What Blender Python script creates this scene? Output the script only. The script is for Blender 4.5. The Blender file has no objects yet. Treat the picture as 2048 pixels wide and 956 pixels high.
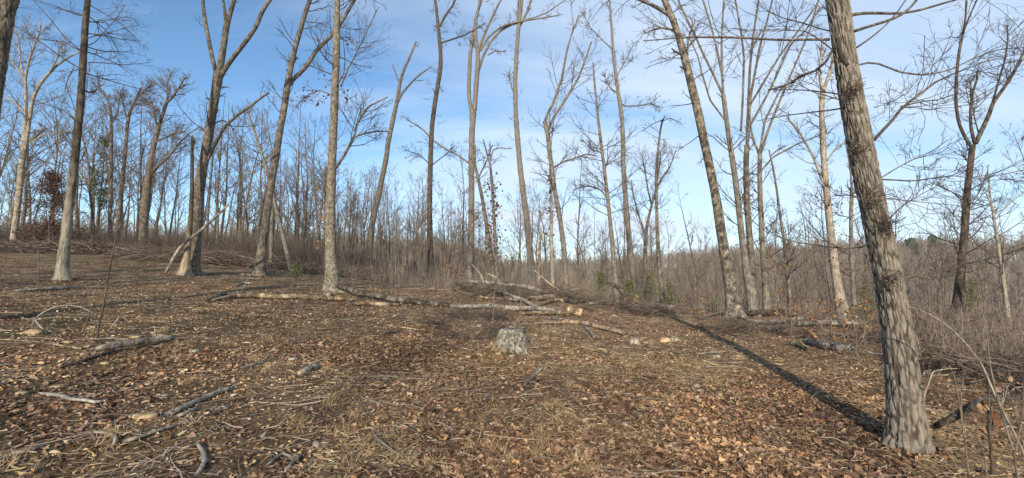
import bpy, math, random
import numpy as np
from mathutils import Vector

# ------------------------------------------------------------------ camera, sky, sun, exposure
rng = np.random.default_rng(7)
random.seed(7)
scene = bpy.context.scene
COL = scene.collection
F = 900.0                      # focal length in photo pixels (photo is 2048 x 956)
EYE = 1.6
PITCH = math.atan(82.0 / F)
cam_data = bpy.data.cameras.new("camera")
cam_data.sensor_width = 36.0
cam_data.lens = 36.0 * F / 2048.0
cam_data.clip_start = 0.05
cam_data.clip_end = 3000.0
cam = bpy.data.objects.new("camera", cam_data)
COL.objects.link(cam)
cam.location = (0, 0, EYE)
cam.rotation_euler = (math.pi / 2 + PITCH, 0, 0)
scene.camera = cam

SUN_EL = math.radians(20.0)
SUN_AZ = math.radians(8.5)     # shadows run away from the camera, turned this far to the right
to_sun = Vector((-math.sin(SUN_AZ) * math.cos(SUN_EL), -math.cos(SUN_AZ) * math.cos(SUN_EL), math.sin(SUN_EL)))
sun_data = bpy.data.lights.new("sun", 'SUN')
sun_data.energy = 4.9
sun_data.angle = math.radians(0.8)
sun_data.color = (1.0, 0.86, 0.68)
sun = bpy.data.objects.new("sun", sun_data)
COL.objects.link(sun)
sun.rotation_euler = to_sun.to_track_quat('Z', 'Y').to_euler()

world = bpy.data.worlds.new("World")
scene.world = world
world.use_nodes = True
wn, wl = world.node_tree.nodes, world.node_tree.links
wn.clear()


def wnode(kind, **kw):
    n = wn.new(kind)
    for k, v in kw.items():
        setattr(n, k, v)
    return n


w_out = wnode('ShaderNodeOutputWorld')
w_bg = wnode('ShaderNodeBackground')
w_bg.inputs['Strength'].default_value = 0.15
w_sky = wnode('ShaderNodeTexSky', sky_type='NISHITA', sun_disc=False)
w_sky.sun_elevation = SUN_EL
w_sky.sun_rotation = math.atan2(to_sun.x, to_sun.y)
w_sky.air_density = 0.8
w_sky.dust_density = 0.1
w_sky.ozone_density = 1.5
w_tc = wnode('ShaderNodeTexCoord')
w_sep = wnode('ShaderNodeSeparateXYZ')
wl.new(w_tc.outputs['Generated'], w_sep.inputs[0])


def wmath(op, a, b=None, clamp=False):
    n = wnode('ShaderNodeMath', operation=op, use_clamp=clamp)
    for i, v in enumerate((a, b)):
        if v is None:
            continue
        if isinstance(v, (int, float)):
            n.inputs[i].default_value = v
        else:
            wl.new(v, n.inputs[i])
    return n.outputs[0]


zz = wmath('ADD', wmath('MAXIMUM', w_sep.outputs['Z'], 0.0), 0.22)
cx_ = wmath('DIVIDE', w_sep.outputs['X'], zz)
cy_ = wmath('DIVIDE', w_sep.outputs['Y'], zz)
w_cmb = wnode('ShaderNodeCombineXYZ')
wl.new(cx_, w_cmb.inputs[0])
wl.new(cy_, w_cmb.inputs[1])
w_map = wnode('ShaderNodeMapping')
w_map.inputs['Rotation'].default_value = (0, 0, math.radians(38))
w_map.inputs['Scale'].default_value = (0.42, 1.5, 1)
w_map.inputs['Location'].default_value = (0.6, 0.35, 0)
wl.new(w_cmb.outputs[0], w_map.inputs['Vector'])
w_noise = wnode('ShaderNodeTexNoise')
w_noise.inputs['Scale'].default_value = 0.9
w_noise.inputs['Detail'].default_value = 8
w_noise.inputs['Roughness'].default_value = 0.56
w_noise.inputs['Distortion'].default_value = 0.5
wl.new(w_map.outputs[0], w_noise.inputs['Vector'])
# a thin cirrus veil that thickens towards the right (east) side of the sky and is thinner on the left
w_mr = wnode('ShaderNodeMapRange')
wl.new(w_sep.outputs['X'], w_mr.inputs[0])
w_mr.inputs[1].default_value = -0.62
w_mr.inputs[2].default_value = 0.02
w_mr.inputs[3].default_value = -0.06
w_mr.inputs[4].default_value = 0.56
veil = wmath('ADD', w_mr.outputs[0], wmath('MULTIPLY', wmath('SUBTRACT', w_noise.outputs['Fac'], 0.5), 3.0))
veil = wmath('MULTIPLY', wmath('MAXIMUM', veil, 0.0), 0.95, clamp=True)
w_mix = wnode('ShaderNodeMix', data_type='RGBA')
wl.new(veil, w_mix.inputs[0])
w_hsv = wnode('ShaderNodeHueSaturation')
w_hsv.inputs['Hue'].default_value = 0.496
w_hsv.inputs['Saturation'].default_value = 1.15
w_hsv.inputs['Value'].default_value = 1.08
wl.new(w_sky.outputs[0], w_hsv.inputs['Color'])
wl.new(w_hsv.outputs[0], w_mix.inputs[6])
w_mix.inputs[7].default_value = (4.1, 4.75, 5.6, 1)
wl.new(w_mix.outputs[2], w_bg.inputs['Color'])
wl.new(w_bg.outputs[0], w_out.inputs[0])

vs = scene.view_settings
vs.view_transform = 'Standard'
vs.look = 'None'
vs.gamma = 1.0
vs.exposure = 0.42
vs.use_curve_mapping = False
scene.cycles.max_bounces = 5
scene.cycles.diffuse_bounces = 2
scene.cycles.glossy_bounces = 1


HAZE = .0004


# ------------------------------------------------------------------ numbers: noise, terrain, rays
def _hash(i, j, s):
    h = (i * 374761393 + j * 668265263 + s * 974634541) & 0xFFFFFFFF
    h = ((h ^ (h >> 13)) * 1274126177) & 0xFFFFFFFF
    return ((h ^ (h >> 16)) & 0xFFFF) / 65535.0


def vnoise(x, y, s=0, perx=0):
    x = np.asarray(x, float)
    y = np.asarray(y, float)
    xi = np.floor(x).astype(np.int64)
    yi = np.floor(y).astype(np.int64)
    fx = x - xi
    fy = y - yi
    fx = fx * fx * (3 - 2 * fx)
    fy = fy * fy * (3 - 2 * fy)
    if perx:
        a0, a1 = xi % perx, (xi + 1) % perx
    else:
        a0, a1 = xi, xi + 1
    return ((_hash(a0, yi, s) * (1 - fx) + _hash(a1, yi, s) * fx) * (1 - fy)
            + (_hash(a0, yi + 1, s) * (1 - fx) + _hash(a1, yi + 1, s) * fx) * fy)


def fbm(x, y, s=0, o=4):
    t, a, n = 0, 1, 0
    for k in range(o):
        t = t + a * vnoise(np.asarray(x) * 2 ** k, np.asarray(y) * 2 ** k, s + k * 17)
        n += a
        a *= .5
    return t / n


def sstep(a, b, x):
    t = np.clip((np.asarray(x, float) - a) / (b - a), 0, 1)
    return t * t * (3 - 2 * t)


def ground_z(x, y):
    x = np.asarray(x, float)
    y = np.asarray(y, float)
    left = sstep(-4, -22, x)
    yb = np.where(y < 0, 25 * np.tanh(y / 25), y)
    yc = 19 + 9 * left - 2.5 * sstep(5, 15, x)
    over = 2.2 * np.logaddexp(0, (y - yc) / 2.2)
    over = np.minimum(over, 75)
    z = .065 * np.minimum(yb, 110) - (.065 + .085 * (1 - left) + .012) * over
    z = z - .07 * 35 * np.tanh(x / 35)
    R = np.hypot(x, y)
    az = np.arctan2(x, np.abs(y) + 1e-6)
    amp = 8.5 + 9 * sstep(-.05, .55, az) + 4 * (fbm(x / 60, y / 60, 5, 3) - .5) - 6 * sstep(.75, 1.2, az)
    z = z + amp * sstep(80, 250, R) * (y > 0)
    bump = (fbm(x / 4.5, y / 4.5, 11, 3) - .5) * .22 + (fbm(x / .9, y / .9, 23, 3) - .5) * .09
    return z + bump


def ray(px, py):
    a = (px - 1024.0) / F
    b = (py - 478.0) / F
    cp, sp = math.cos(PITCH), math.sin(PITCH)
    return np.array([a, cp + b * sp, sp - b * cp])


def at_depth(px, py, d):
    r = ray(px, py)
    return np.array([0, 0, EYE]) + r * (d / r[1])


def on_ground(px, py, dmax=60):
    r = ray(px, py)
    o = np.array([0, 0, EYE])
    t = np.arange(1.5, dmax, .05)
    p = o + t[:, None] * r
    below = p[:, 2] - ground_z(p[:, 0], p[:, 1]) < 0
    k = int(np.argmax(below)) if below.any() else len(t) - 1
    return p[k]


# ------------------------------------------------------------------ mesh collecting
class MB:
    def __init__(self):
        self.v, self.f3, self.f4, self.attr, self.n = [], [], [], [], 0

    def add(self, v, f, a=None):
        v = np.asarray(v, float).reshape(-1, 3)
        f = np.asarray(f, np.int64)
        (self.f4 if f.shape[1] == 4 else self.f3).append(f + self.n)
        self.v.append(v)
        self.attr.append(np.zeros(len(v)) if a is None else a)
        self.n += len(v)

    def build(self, name, mat, parent=None, base=None, smooth=True, ridge=False):
        v = np.concatenate(self.v) if self.v else np.zeros((0, 3))
        if base is not None:
            v = v - np.asarray(base)
        m = bpy.data.meshes.new(name)
        q = np.concatenate(self.f4) if self.f4 else np.zeros((0, 4), np.int64)
        t = np.concatenate(self.f3) if self.f3 else np.zeros((0, 3), np.int64)
        loops = np.concatenate([q.ravel(), t.ravel()])
        starts = np.concatenate([np.arange(len(q)) * 4, len(q) * 4 + np.arange(len(t)) * 3])
        m.vertices.add(len(v))
        m.vertices.foreach_set('co', v.astype(np.float32).ravel())
        m.loops.add(len(loops))
        m.loops.foreach_set('vertex_index', loops.astype(np.int32))
        m.polygons.add(len(starts))
        m.polygons.foreach_set('loop_start', starts.astype(np.int32))
        m.update(calc_edges=True)
        m.validate()
        if smooth:
            m.polygons.foreach_set('use_smooth', np.ones(len(m.polygons), bool))
        if ridge:
            at = m.attributes.new('ridge', 'FLOAT', 'POINT')
            at.data.foreach_set('value', np.concatenate(self.attr).astype(np.float32))
        m.materials.append(mat)
        o = bpy.data.objects.new(name, m)
        COL.objects.link(o)
        if parent is not None:
            o.parent = parent
        return o


def frames(P):
    T = np.gradient(P, axis=-2)
    T /= np.linalg.norm(T, axis=-1, keepdims=True) + 1e-9
    ref = np.where(np.abs(T[..., :1, 2:3]) > .8, np.array([1., 0, 0]), np.array([0, 0, 1.]))
    ref = np.broadcast_to(ref, T.shape)
    A = np.cross(T, ref)
    A /= np.linalg.norm(A, axis=-1, keepdims=True) + 1e-9
    return T, A, np.cross(A, T)


def tubes(mb, P, R, sides=3):
    """K tubes of n points at once: P (K,n,3), R (K,n)."""
    K, n, _ = P.shape
    if K == 0:
        return
    T, A, B = frames(P)
    th = np.arange(sides) * 2 * math.pi / sides
    V = (P[:, :, None, :] + R[:, :, None, None] * (np.cos(th)[None, None, :, None] * A[:, :, None, :]
                                                  + np.sin(th)[None, None, :, None] * B[:, :, None, :]))
    i, j = np.meshgrid(np.arange(n - 1), np.arange(sides), indexing='ij')
    a = i * sides + j
    b = i * sides + (j + 1) % sides
    q = np.stack([a, b, b + sides, a + sides], -1).reshape(-1, 4)
    f = (q[None] + (np.arange(K) * n * sides)[:, None, None]).reshape(-1, 4)
    mb.add(V.reshape(-1, 3), f)


def resample(P, R, n):
    P = np.asarray(P, float)
    R = np.asarray(R, float)
    s = np.concatenate([[0], np.cumsum(np.linalg.norm(np.diff(P, axis=0), axis=1))])
    if len(P) > 2:      # round the corners a little before resampling
        t2 = np.linspace(0, s[-1], max(n * 2, 40))
        Q = np.stack([np.interp(t2, s, P[:, k]) for k in range(3)], 1)
        k = max(2, len(t2) // 14)
        ker = np.hanning(k * 2 + 1)
        ker /= ker.sum()
        Qp = np.concatenate([2 * Q[:1] - Q[1:k + 1][::-1], Q, 2 * Q[-1:] - Q[-k - 1:-1][::-1]])
        Q = np.stack([np.convolve(Qp[:, c], ker, 'valid') for c in range(3)], 1)
        t = np.linspace(0, s[-1], n)
        return np.stack([np.interp(t, t2, Q[:, c]) for c in range(3)], 1), np.interp(t, s, R)
    t = np.linspace(0, s[-1], n)
    return np.stack([np.interp(t, s, P[:, k]) for k in range(3)], 1), np.interp(t, s, R)


def stem(mb, P, R, sides=12, rough=.07, ridges=0.0, step=.12, cap=True, flare=0.0, seed=0):
    """One trunk, limb or log with an uneven surface. ridges > 0 carves furrowed bark in real relief."""
    P = np.asarray(P, float)
    L = np.linalg.norm(np.diff(P, axis=0), axis=1).sum()
    n = int(np.clip(L / step, 6, 520))
    P, R = resample(P, R, n)
    T, A, B = frames(P[None])
    A, B = A[0], B[0]
    th = np.arange(sides) * 2 * math.pi / sides
    s = np.concatenate([[0], np.cumsum(np.linalg.norm(np.diff(P, axis=0), axis=1))])
    TH, S = np.meshgrid(th, s)
    RR = R[:, None]
    d = 1 + rough * 2 * (fbm(TH / (2 * math.pi) * 4, S * 1.3, seed, 2) - .5)
    u = TH / (2 * math.pi)
    d = 1 + rough * 2 * (vnoise(u * 4, S * 1.1, seed, 4) - .5) + rough * (vnoise(u * 8, S * 4, seed + 3, 8) - .5)
    if flare:
        h = np.maximum(0, S - .3)
        d = d + flare * np.exp(-h / .16) * (.3 + 1.5 * np.maximum(0, np.sin(TH * 2.5 + seed) * np.sin(TH * 1.5 + seed * 2)) ** 1.2) + flare * .35 * np.exp(-h / .5)
    att = np.zeros_like(d)
    if ridges:
        per = max(9, int(2 * math.pi * R.mean() / .027))
        U = u * per + (vnoise(u * per * 3, S * 30, seed + 8, per * 3) - .5) * .45 + (vnoise(u * per * .5, S * 3.5, seed + 5, max(4, per // 2)) - .5) * .9
        W = S / .17 + (vnoise(u * per * 2, S * 14, seed + 12, per * 2) - .5) * .5
        ci, cj = np.floor(U).astype(np.int64), np.floor(W).astype(np.int64)
        f1 = np.full(U.shape, 9.0)
        f2 = np.full(U.shape, 9.0)
        cell = np.zeros(U.shape)
        for di in (-1, 0, 1):
            for dj in (-1, 0, 1):
                a_i, a_j = (ci + di) % per, cj + dj
                hx_, hy_ = _hash(a_i, a_j, seed + 1), _hash(a_i, a_j, seed + 2)
                dd = np.hypot(ci + di + .12 + .76 * hx_ - U, (cj + dj + hy_ - W) * .7)
                nearer = dd < f1
                f2 = np.where(nearer, f1, np.minimum(f2, dd))
                cell = np.where(nearer, _hash(a_i, a_j, seed + 4), cell)
                f1 = np.where(nearer, dd, f1)
        plate = vnoise(u * per * 3, S * 40, seed + 77, per * 3)
        att = np.clip((.24 - (f2 - f1)) / .15, 0, 1) * np.clip(.55 + .6 * vnoise(u * per * 1.5, S * 9, seed + 19, int(per * 1.5)), 0, 1)
        dr = -ridges * att + ridges * .4 * (plate - .5) + ridges * .5 * (cell - .5)
        rad = RR * d + dr
    else:
        rad = RR * d
    V = P[:, None, :] + rad[..., None] * (np.cos(th)[None, :, None] * A[:, None, :] + np.sin(th)[None, :, None] * B[:, None, :])
    i, j = np.meshgrid(np.arange(n - 1), np.arange(sides), indexing='ij')
    a = i * sides + j
    b = i * sides + (j + 1) % sides
    q = np.stack([a, b, b + sides, a + sides], -1).reshape(-1, 4)
    base = mb.n
    mb.add(V.reshape(-1, 3), q, att.ravel())
    if cap:
        mb.add(np.array([P[-1], P[0]]), np.concatenate([
            np.stack([np.arange(sides) + (n - 1) * sides - n * sides, (np.arange(sides) + 1) % sides + (n - 1) * sides - n * sides, np.full(sides, 0)], 1),
            np.stack([(np.arange(sides) + 1) % sides - n * sides, np.arange(sides) - n * sides, np.full(sides, 1)], 1)]), np.zeros(2))
    return P, R


def spawn(par, prad, m, t0, t1, amin, amax, length, n=5, up=.15, wander=.16, rfac=.5, rmin=.003, rmax=9, droop=0, flat=None):
    """m children along each parent polyline. par (K,p,3). length is absolute metres (K,) or a scalar."""
    K, p, _ = par.shape
    if K == 0 or m == 0:
        return np.zeros((0, n, 3)), np.zeros((0, n))
    idx = np.repeat(np.arange(K), m)
    N = len(idx)
    t = rng.uniform(t0, t1, N) if m > 1 or K > 1 else np.array([rng.uniform(t0, t1)])
    f = t * (p - 1)
    i0 = np.minimum(f.astype(int), p - 2)
    w = (f - i0)[:, None]
    a, b = par[idx, i0], par[idx, i0 + 1]
    pos = a * (1 - w) + b * w
    tan = b - a
    tan /= np.linalg.norm(tan, axis=1, keepdims=True) + 1e-9
    rv = rng.normal(size=(N, 3))
    if flat is not None:
        rv[:, 2] *= flat
    perp = rv - (rv * tan).sum(1, keepdims=True) * tan
    perp /= np.linalg.norm(perp, axis=1, keepdims=True) + 1e-9
    ang = rng.uniform(amin, amax, N)[:, None]
    d = np.cos(ang) * tan + np.sin(ang) * perp
    L = np.broadcast_to(np.asarray(length, float), (K,))[idx] * (1 - .55 * (t - t0) / max(1e-6, t1 - t0)) * rng.uniform(.5, 1.25, N)
    P = np.zeros((N, n, 3))
    P[:, 0] = pos
    for k in range(1, n):
        P[:, k] = P[:, k - 1] + d * (L / (n - 1))[:, None]
        d = d + np.array([0, 0, up]) - np.array([0, 0, droop]) * (k / n) + wander * rng.normal(size=(N, 3))
        d /= np.linalg.norm(d, axis=1, keepdims=True)
    r0 = np.clip((prad[idx, i0]) * rfac, rmin, rmax)
    R = r0[:, None] * np.linspace(1, .4, n)[None]
    return P, np.maximum(R, rmin)


def leaf_cloud(mb, pos, size, tilt=.6, stations=3, slim=1.0, bend=1.0):
    """Folded, curled leaves (N,3) at pos; real little faces."""
    N = len(pos)
    if stations == 2:
        t = np.array([0, 1.0])
        wd = np.array([.34, .22])
    elif stations == 5:
        t = np.array([0, .25, .5, .75, 1.0])
        wd = np.array([.04, .40, .22, .38, .05])
    elif stations == 3:
        t = np.array([0, .5, 1.0])
        wd = np.array([.08, .36, .04])
    wd = wd * slim
    S = len(t)
    size = np.broadcast_to(size, (N,))
    curl = rng.uniform(-.5, 1.1, N) * bend
    fold = rng.uniform(-.2, .9, N) * bend
    cols = (-1, 0, 1) if stations == 5 else (-1, 1)
    C = len(cols)
    V = np.zeros((N, S, C, 3))
    for c, s in enumerate(cols):
        ww = wd * s
        jit = rng.uniform(.7, 1.3, (N, S)) if s else np.ones((N, S))
        V[:, :, c, 0] = (t - .5)[None]
        V[:, :, c, 1] = ww[None] * jit
        V[:, :, c, 2] = curl[:, None] * ((t - .5) ** 2)[None] * 1.2 + fold[:, None] * np.abs(ww)[None] * (1 if stations == 5 else s)
    V *= size[:, None, None, None]
    yaw = rng.uniform(0, 2 * math.pi, N)
    tx = rng.normal(0, tilt, N)
    ty = rng.normal(0, tilt, N)
    cy, sy = np.cos(yaw), np.sin(yaw)
    V = V.reshape(N, -1, 3)
    y2 = V[:, :, 1] * np.cos(tx)[:, None] - V[:, :, 2] * np.sin(tx)[:, None]
    z2 = V[:, :, 1] * np.sin(tx)[:, None] + V[:, :, 2] * np.cos(tx)[:, None]
    x2 = V[:, :, 0] * np.cos(ty)[:, None] + z2 * np.sin(ty)[:, None]
    z3 = -V[:, :, 0] * np.sin(ty)[:, None] + z2 * np.cos(ty)[:, None]
    W = np.stack([x2 * cy[:, None] - y2 * sy[:, None], x2 * sy[:, None] + y2 * cy[:, None], z3], -1) + pos[:, None, :]
    i, j = np.meshgrid(np.arange(S - 1), np.arange(C - 1), indexing='ij')
    a = i * C + j
    q = np.stack([a, a + 1, a + C + 1, a + C], -1).reshape(-1, 4)
    f = (q[None] + (np.arange(N) * S * C)[:, None, None]).reshape(-1, 4)
    mb.add(W.reshape(-1, 3), f)


# ------------------------------------------------------------------ materials
def mat_new(name):
    m = bpy.data.materials.new(name)
    m.use_nodes = True
    n, l = m.node_tree.nodes, m.node_tree.links
    b = n['Principled BSDF']
    b.inputs['Roughness'].default_value = .9
    b.inputs['Specular IOR Level'].default_value = .15
    return m, n, l, b


def ramp(n, stops, interp='LINEAR'):
    r = n.new('ShaderNodeValToRGB')
    r.color_ramp.interpolation = interp
    e = r.color_ramp.elements
    while len(e) < len(stops):
        e.new(.5)
    for k, (p, c) in enumerate(stops):
        e[k].position = p
        e[k].color = (c[0], c[1], c[2], 1)
    return r


def bark(name, dark, mid, light, scale=16, zsc=.22, bump=.6, low=None, lowz=3.0, mottling=.5):
    m, n, l, b = mat_new(name)
    tc = n.new('ShaderNodeTexCoord')
    mp = n.new('ShaderNodeMapping')
    mp.inputs['Scale'].default_value = (1, 1, zsc)
    l.new(tc.outputs['Object'], mp.inputs[0])
    no = n.new('ShaderNodeTexNoise')
    no.inputs['Scale'].default_value = scale
    no.inputs['Detail'].default_value = 6
    no.inputs['Roughness'].default_value = .65
    no.inputs['Distortion'].default_value = .6
    l.new(mp.outputs[0], no.inputs['Vector'])
    r = ramp(n, [(.33, dark), (.5, mid), (.68, light)])
    l.new(no.outputs['Fac'], r.inputs[0])
    n2 = n.new('ShaderNodeTexNoise')
    n2.inputs['Scale'].default_value = 5.5
    n2.inputs['Detail'].default_value = 4
    l.new(tc.outputs['Object'], n2.inputs['Vector'])
    r2 = ramp(n, [(.38, (1 - mottling,) * 3), (.62, (1.12, 1.1, 1.05))])
    l.new(n2.outputs['Fac'], r2.inputs[0])
    mx = n.new('ShaderNodeMix')
    mx.data_type = 'RGBA'
    mx.blend_type = 'MULTIPLY'
    mx.inputs[0].default_value = 1
    l.new(r.outputs[0], mx.inputs[6])
    l.new(r2.outputs[0], mx.inputs[7])
    col = mx.outputs[2]
    if low is not None:      # pale lichen crusting the lower trunk, edge broken by noise
        sp = n.new('ShaderNodeSeparateXYZ')
        l.new(tc.outputs['Object'], sp.inputs[0])
        ad = n.new('ShaderNodeMath')
        ad.operation = 'MULTIPLY_ADD'
        l.new(n2.outputs['Fac'], ad.inputs[0])
        ad.inputs[1].default_value = 3.5
        l.new(sp.outputs['Z'], ad.inputs[2])
        mr = n.new('ShaderNodeMapRange')
        l.new(ad.outputs[0], mr.inputs[0])
        mr.inputs[1].default_value = lowz + 2.6
        mr.inputs[2].default_value = lowz + .4
        ml = n.new('ShaderNodeMix')
        ml.data_type = 'RGBA'
        l.new(mr.outputs[0], ml.inputs[0])
        l.new(col, ml.inputs[6])
        r3 = ramp(n, [(.35, tuple(c * .35 for c in low)), (.55, low)])
        l.new(no.outputs['Fac'], r3.inputs[0])
        l.new(r3.outputs[0], ml.inputs[7])
        col = ml.outputs[2]
    l.new(col, b.inputs['Base Color'])
    bp = n.new('ShaderNodeBump')
    bp.inputs['Strength'].default_value = bump
    bp.inputs['Distance'].default_value = .03
    l.new(no.outputs['Fac'], bp.inputs['Height'])
    l.new(bp.outputs[0], b.inputs['Normal'])
    return m


def furrowed(name, furrow, plate, pale):
    m, n, l, b = mat_new(name)
    tc = n.new('ShaderNodeTexCoord')
    no = n.new('ShaderNodeTexNoise')
    no.inputs['Scale'].default_value = 9
    no.inputs['Detail'].default_value = 8
    no.inputs['Roughness'].default_value = .7
    l.new(tc.outputs['Object'], no.inputs['Vector'])
    r = ramp(n, [(.36, tuple(c * .78 for c in plate)), (.5, plate), (.66, pale)])
    l.new(no.outputs['Fac'], r.inputs[0])
    at = n.new('ShaderNodeAttribute')
    at.attribute_name = 'ridge'
    mx = n.new('ShaderNodeMix')
    mx.data_type = 'RGBA'
    l.new(at.outputs['Fac'], mx.inputs[0])
    l.new(r.outputs[0], mx.inputs[6])
    mx.inputs[7].default_value = (*furrow, 1)
    l.new(mx.outputs[2], b.inputs['Base Color'])
    n3 = n.new('ShaderNodeTexNoise')
    n3.inputs['Scale'].default_value = 60
    n3.inputs['Detail'].default_value = 5
    l.new(tc.outputs['Object'], n3.inputs['Vector'])
    bp = n.new('ShaderNodeBump')
    bp.inputs['Strength'].default_value = .7
    bp.inputs['Distance'].default_value = .012
    l.new(n3.outputs['Fac'], bp.inputs['Height'])
    l.new(bp.outputs[0], b.inputs['Normal'])
    return m


def island(name, stops, rough=.9, drift=False):
    """Every separate leaf or stalk takes its own colour."""
    m, n, l, b = mat_new(name)
    g = n.new('ShaderNodeNewGeometry')
    r = ramp(n, stops)
    l.new(g.outputs['Random Per Island'], r.inputs[0])
    col = r.outputs[0]
    if drift:        # drifts of redder, tanner or darker, damper litter
        tc = n.new('ShaderNodeTexCoord')
        q = n.new('ShaderNodeTexNoise')
        q.inputs['Scale'].default_value = .75
        q.inputs['Detail'].default_value = 5
        q.inputs['Roughness'].default_value = .65
        l.new(tc.outputs['Object'], q.inputs['Vector'])
        r2 = ramp(n, [(.36, (.62, .55, .5)), (.5, (1.05, 1, .93)), (.64, (1.55, 1.42, 1.15))])
        l.new(q.outputs['Fac'], r2.inputs[0])
        mx = n.new('ShaderNodeMix')
        mx.data_type = 'RGBA'
        mx.blend_type = 'MULTIPLY'
        mx.inputs[0].default_value = 1
        l.new(col, mx.inputs[6])
        l.new(r2.outputs[0], mx.inputs[7])
        col = mx.outputs[2]
    l.new(col, b.inputs['Base Color'])
    b.inputs['Roughness'].default_value = rough
    return m


M = {}
M['grey'] = bark('grey_bark', (.05, .042, .034), (.145, .127, .103), (.285, .262, .22), 30, .12, .9)
M['tan'] = bark('tan_grey_bark', (.075, .065, .053), (.175, .156, .13), (.31, .287, .243), 30, .14, .9, mottling=.35)
M['lichen'] = bark('lichen_spotted_bark', (.07, .06, .04), (.28, .26, .19), (.50, .48, .38), 22, .6, .8)
M['dark'] = bark('dark_bark', (.035, .028, .022), (.085, .068, .052), (.17, .145, .115), 15, .22, .8)
M['dark_low'] = bark('dark_bark_with_pale_lower_trunk', (.035, .028, .022), (.08, .065, .05), (.16, .14, .11), 15, .25, .8,
                     low=(.27, .25, .195), lowz=2.6)
M['snag'] = bark('dark_snag_with_bare_tan_foot', (.03, .024, .018), (.075, .06, .045), (.14, .115, .09), 20, .15, .8, low=(.36, .29, .2), lowz=1.4)
M['patchy'] = bark('patchy_dark_and_tan_bark', (.05, .042, .032), (.18, .155, .122), (.37, .335, .27), 18, .5, 1.0, mottling=.7)
M['pale'] = bark('pale_bark', (.14, .12, .095), (.29, .255, .2), (.44, .40, .33), 26, .16, .7, mottling=.3)
M['white'] = bark('white_bark', (.14, .125, .105), (.33, .305, .265), (.5, .475, .43), 24, .3, .7, mottling=.4)
M['twig'] = bark('twig_bark', (.06, .048, .038), (.105, .085, .068), (.17, .14, .112), 20, .5, .2)
M['twig_pale'] = bark('pale_twig_bark', (.10, .085, .065), (.17, .145, .115), (.26, .225, .18), 20, .5, .2)
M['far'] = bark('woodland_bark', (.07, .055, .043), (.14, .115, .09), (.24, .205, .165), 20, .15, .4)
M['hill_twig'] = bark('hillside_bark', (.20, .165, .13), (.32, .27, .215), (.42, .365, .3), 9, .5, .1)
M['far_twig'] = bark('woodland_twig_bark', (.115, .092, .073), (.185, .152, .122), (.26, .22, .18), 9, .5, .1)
M['brush'] = island('brush_stems', [(0, (.10, .076, .06)), (.45, (.2, .158, .125)), (.8, (.30, .245, .195)), (1, (.44, .38, .31))])
M['brush_dark_shaded'] = island('dark_and_shaded_brush_stems', [(0, (.05, .04, .033)), (.5, (.095, .075, .06)), (.9, (.14, .115, .095)), (1, (.22, .19, .16))])  # dark wiry brush; also carries the shade painted into the left thicket
M['flaky'] = bark('flaking_pale_log_bark', (.06, .05, .042), (.24, .22, .19), (.47, .45, .41), 13, .7, 1.1, mottling=.6)
M['slash'] = island('felled_branch_bark', [(0, (.045, .033, .025)), (.4, (.105, .076, .056)), (.78, (.18, .14, .106)), (1, (.34, .29, .23))])
M['deadwood'] = bark('weathered_grey_wood', (.09, .08, .068), (.27, .245, .21), (.46, .43, .38), 16, .5, .8)
M['barkless'] = bark('bare_tan_wood', (.075, .055, .038), (.29, .22, .145), (.47, .39, .28), 15, .5, 1.0, mottling=.6)
M['cut'] = bark('fresh_cut_wood', (.3, .18, .08), (.48, .34, .19), (.6, .46, .3), 14, .6, .5, mottling=.4)
M['orange'] = bark('orange_split_wood', (.4, .19, .06), (.6, .33, .12), (.7, .48, .25), 9, .5, .4, mottling=.3)
M['logbark'] = bark('flaking_log_bark', (.03, .025, .02), (.13, .11, .09), (.32, .29, .25), 14, .7, 1.1, mottling=.65)
M['stump'] = bark('pale_stump_bark', (.05, .045, .035), (.36, .34, .28), (.58, .56, .49), 22, .3, 1.0, mottling=.35)
M['big'] = furrowed('deeply_furrowed_bark', (.05, .04, .03), (.2, .176, .142), (.29, .262, .218))
M['mid'] = furrowed('furrowed_grey_bark', (.055, .044, .032), (.22, .195, .15), (.36, .33, .265))
M['midgrey'] = furrowed('furrowed_dull_bark', (.045, .036, .027), (.165, .138, .105), (.28, .245, .195))
M['stumpf'] = furrowed('lichen_crusted_stump_bark', (.05, .04, .03), (.22, .205, .165), (.40, .385, .325))
M['rock'] = bark('pale_limestone', (.1, .085, .068), (.29, .26, .215), (.46, .425, .36), 26, 1, .6, mottling=.3)
M['ochre'] = bark('ochre_stone', (.13, .09, .052), (.34, .255, .15), (.52, .42, .28), 24, 1, .6, mottling=.3)
M['rust_leaf'] = island('rust_dead_leaves', [(0, (.13, .06, .03)), (.5, (.24, .125, .06)), (1, (.38, .23, .12))])
M['dark_leaf'] = island('dark_red_dead_leaves', [(0, (.05, .022, .016)), (.6, (.10, .04, .026)), (1, (.16, .07, .04))])
M['needle'] = island('pine_needles', [(0, (.025, .045, .018)), (.6, (.05, .08, .03)), (1, (.10, .13, .045))])
M['young_needle'] = island('young_pine_needles', [(0, (.06, .068, .028)), (.6, (.105, .112, .045)), (1, (.18, .17, .08))])
M['dead_needle'] = island('browned_needles', [(0, (.05, .028, .018)), (.6, (.09, .05, .03)), (1, (.14, .08, .045))])
M['litter'] = island('fallen_oak_leaves', [(0, (.065, .04, .028)), (.3, (.145, .085, .056)), (.6, (.225, .138, .092)), (.85, (.31, .215, .145)), (.97, (.39, .29, .2)), (1, (.44, .25, .12))], drift=True)
M['crumb'] = island('leaf_and_bark_crumbs', [(0, (.06, .04, .024)), (.4, (.18, .112, .064)), (.75, (.34, .23, .138)), (.93, (.46, .35, .22)), (1, (.6, .52, .38))], drift=True)
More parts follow.
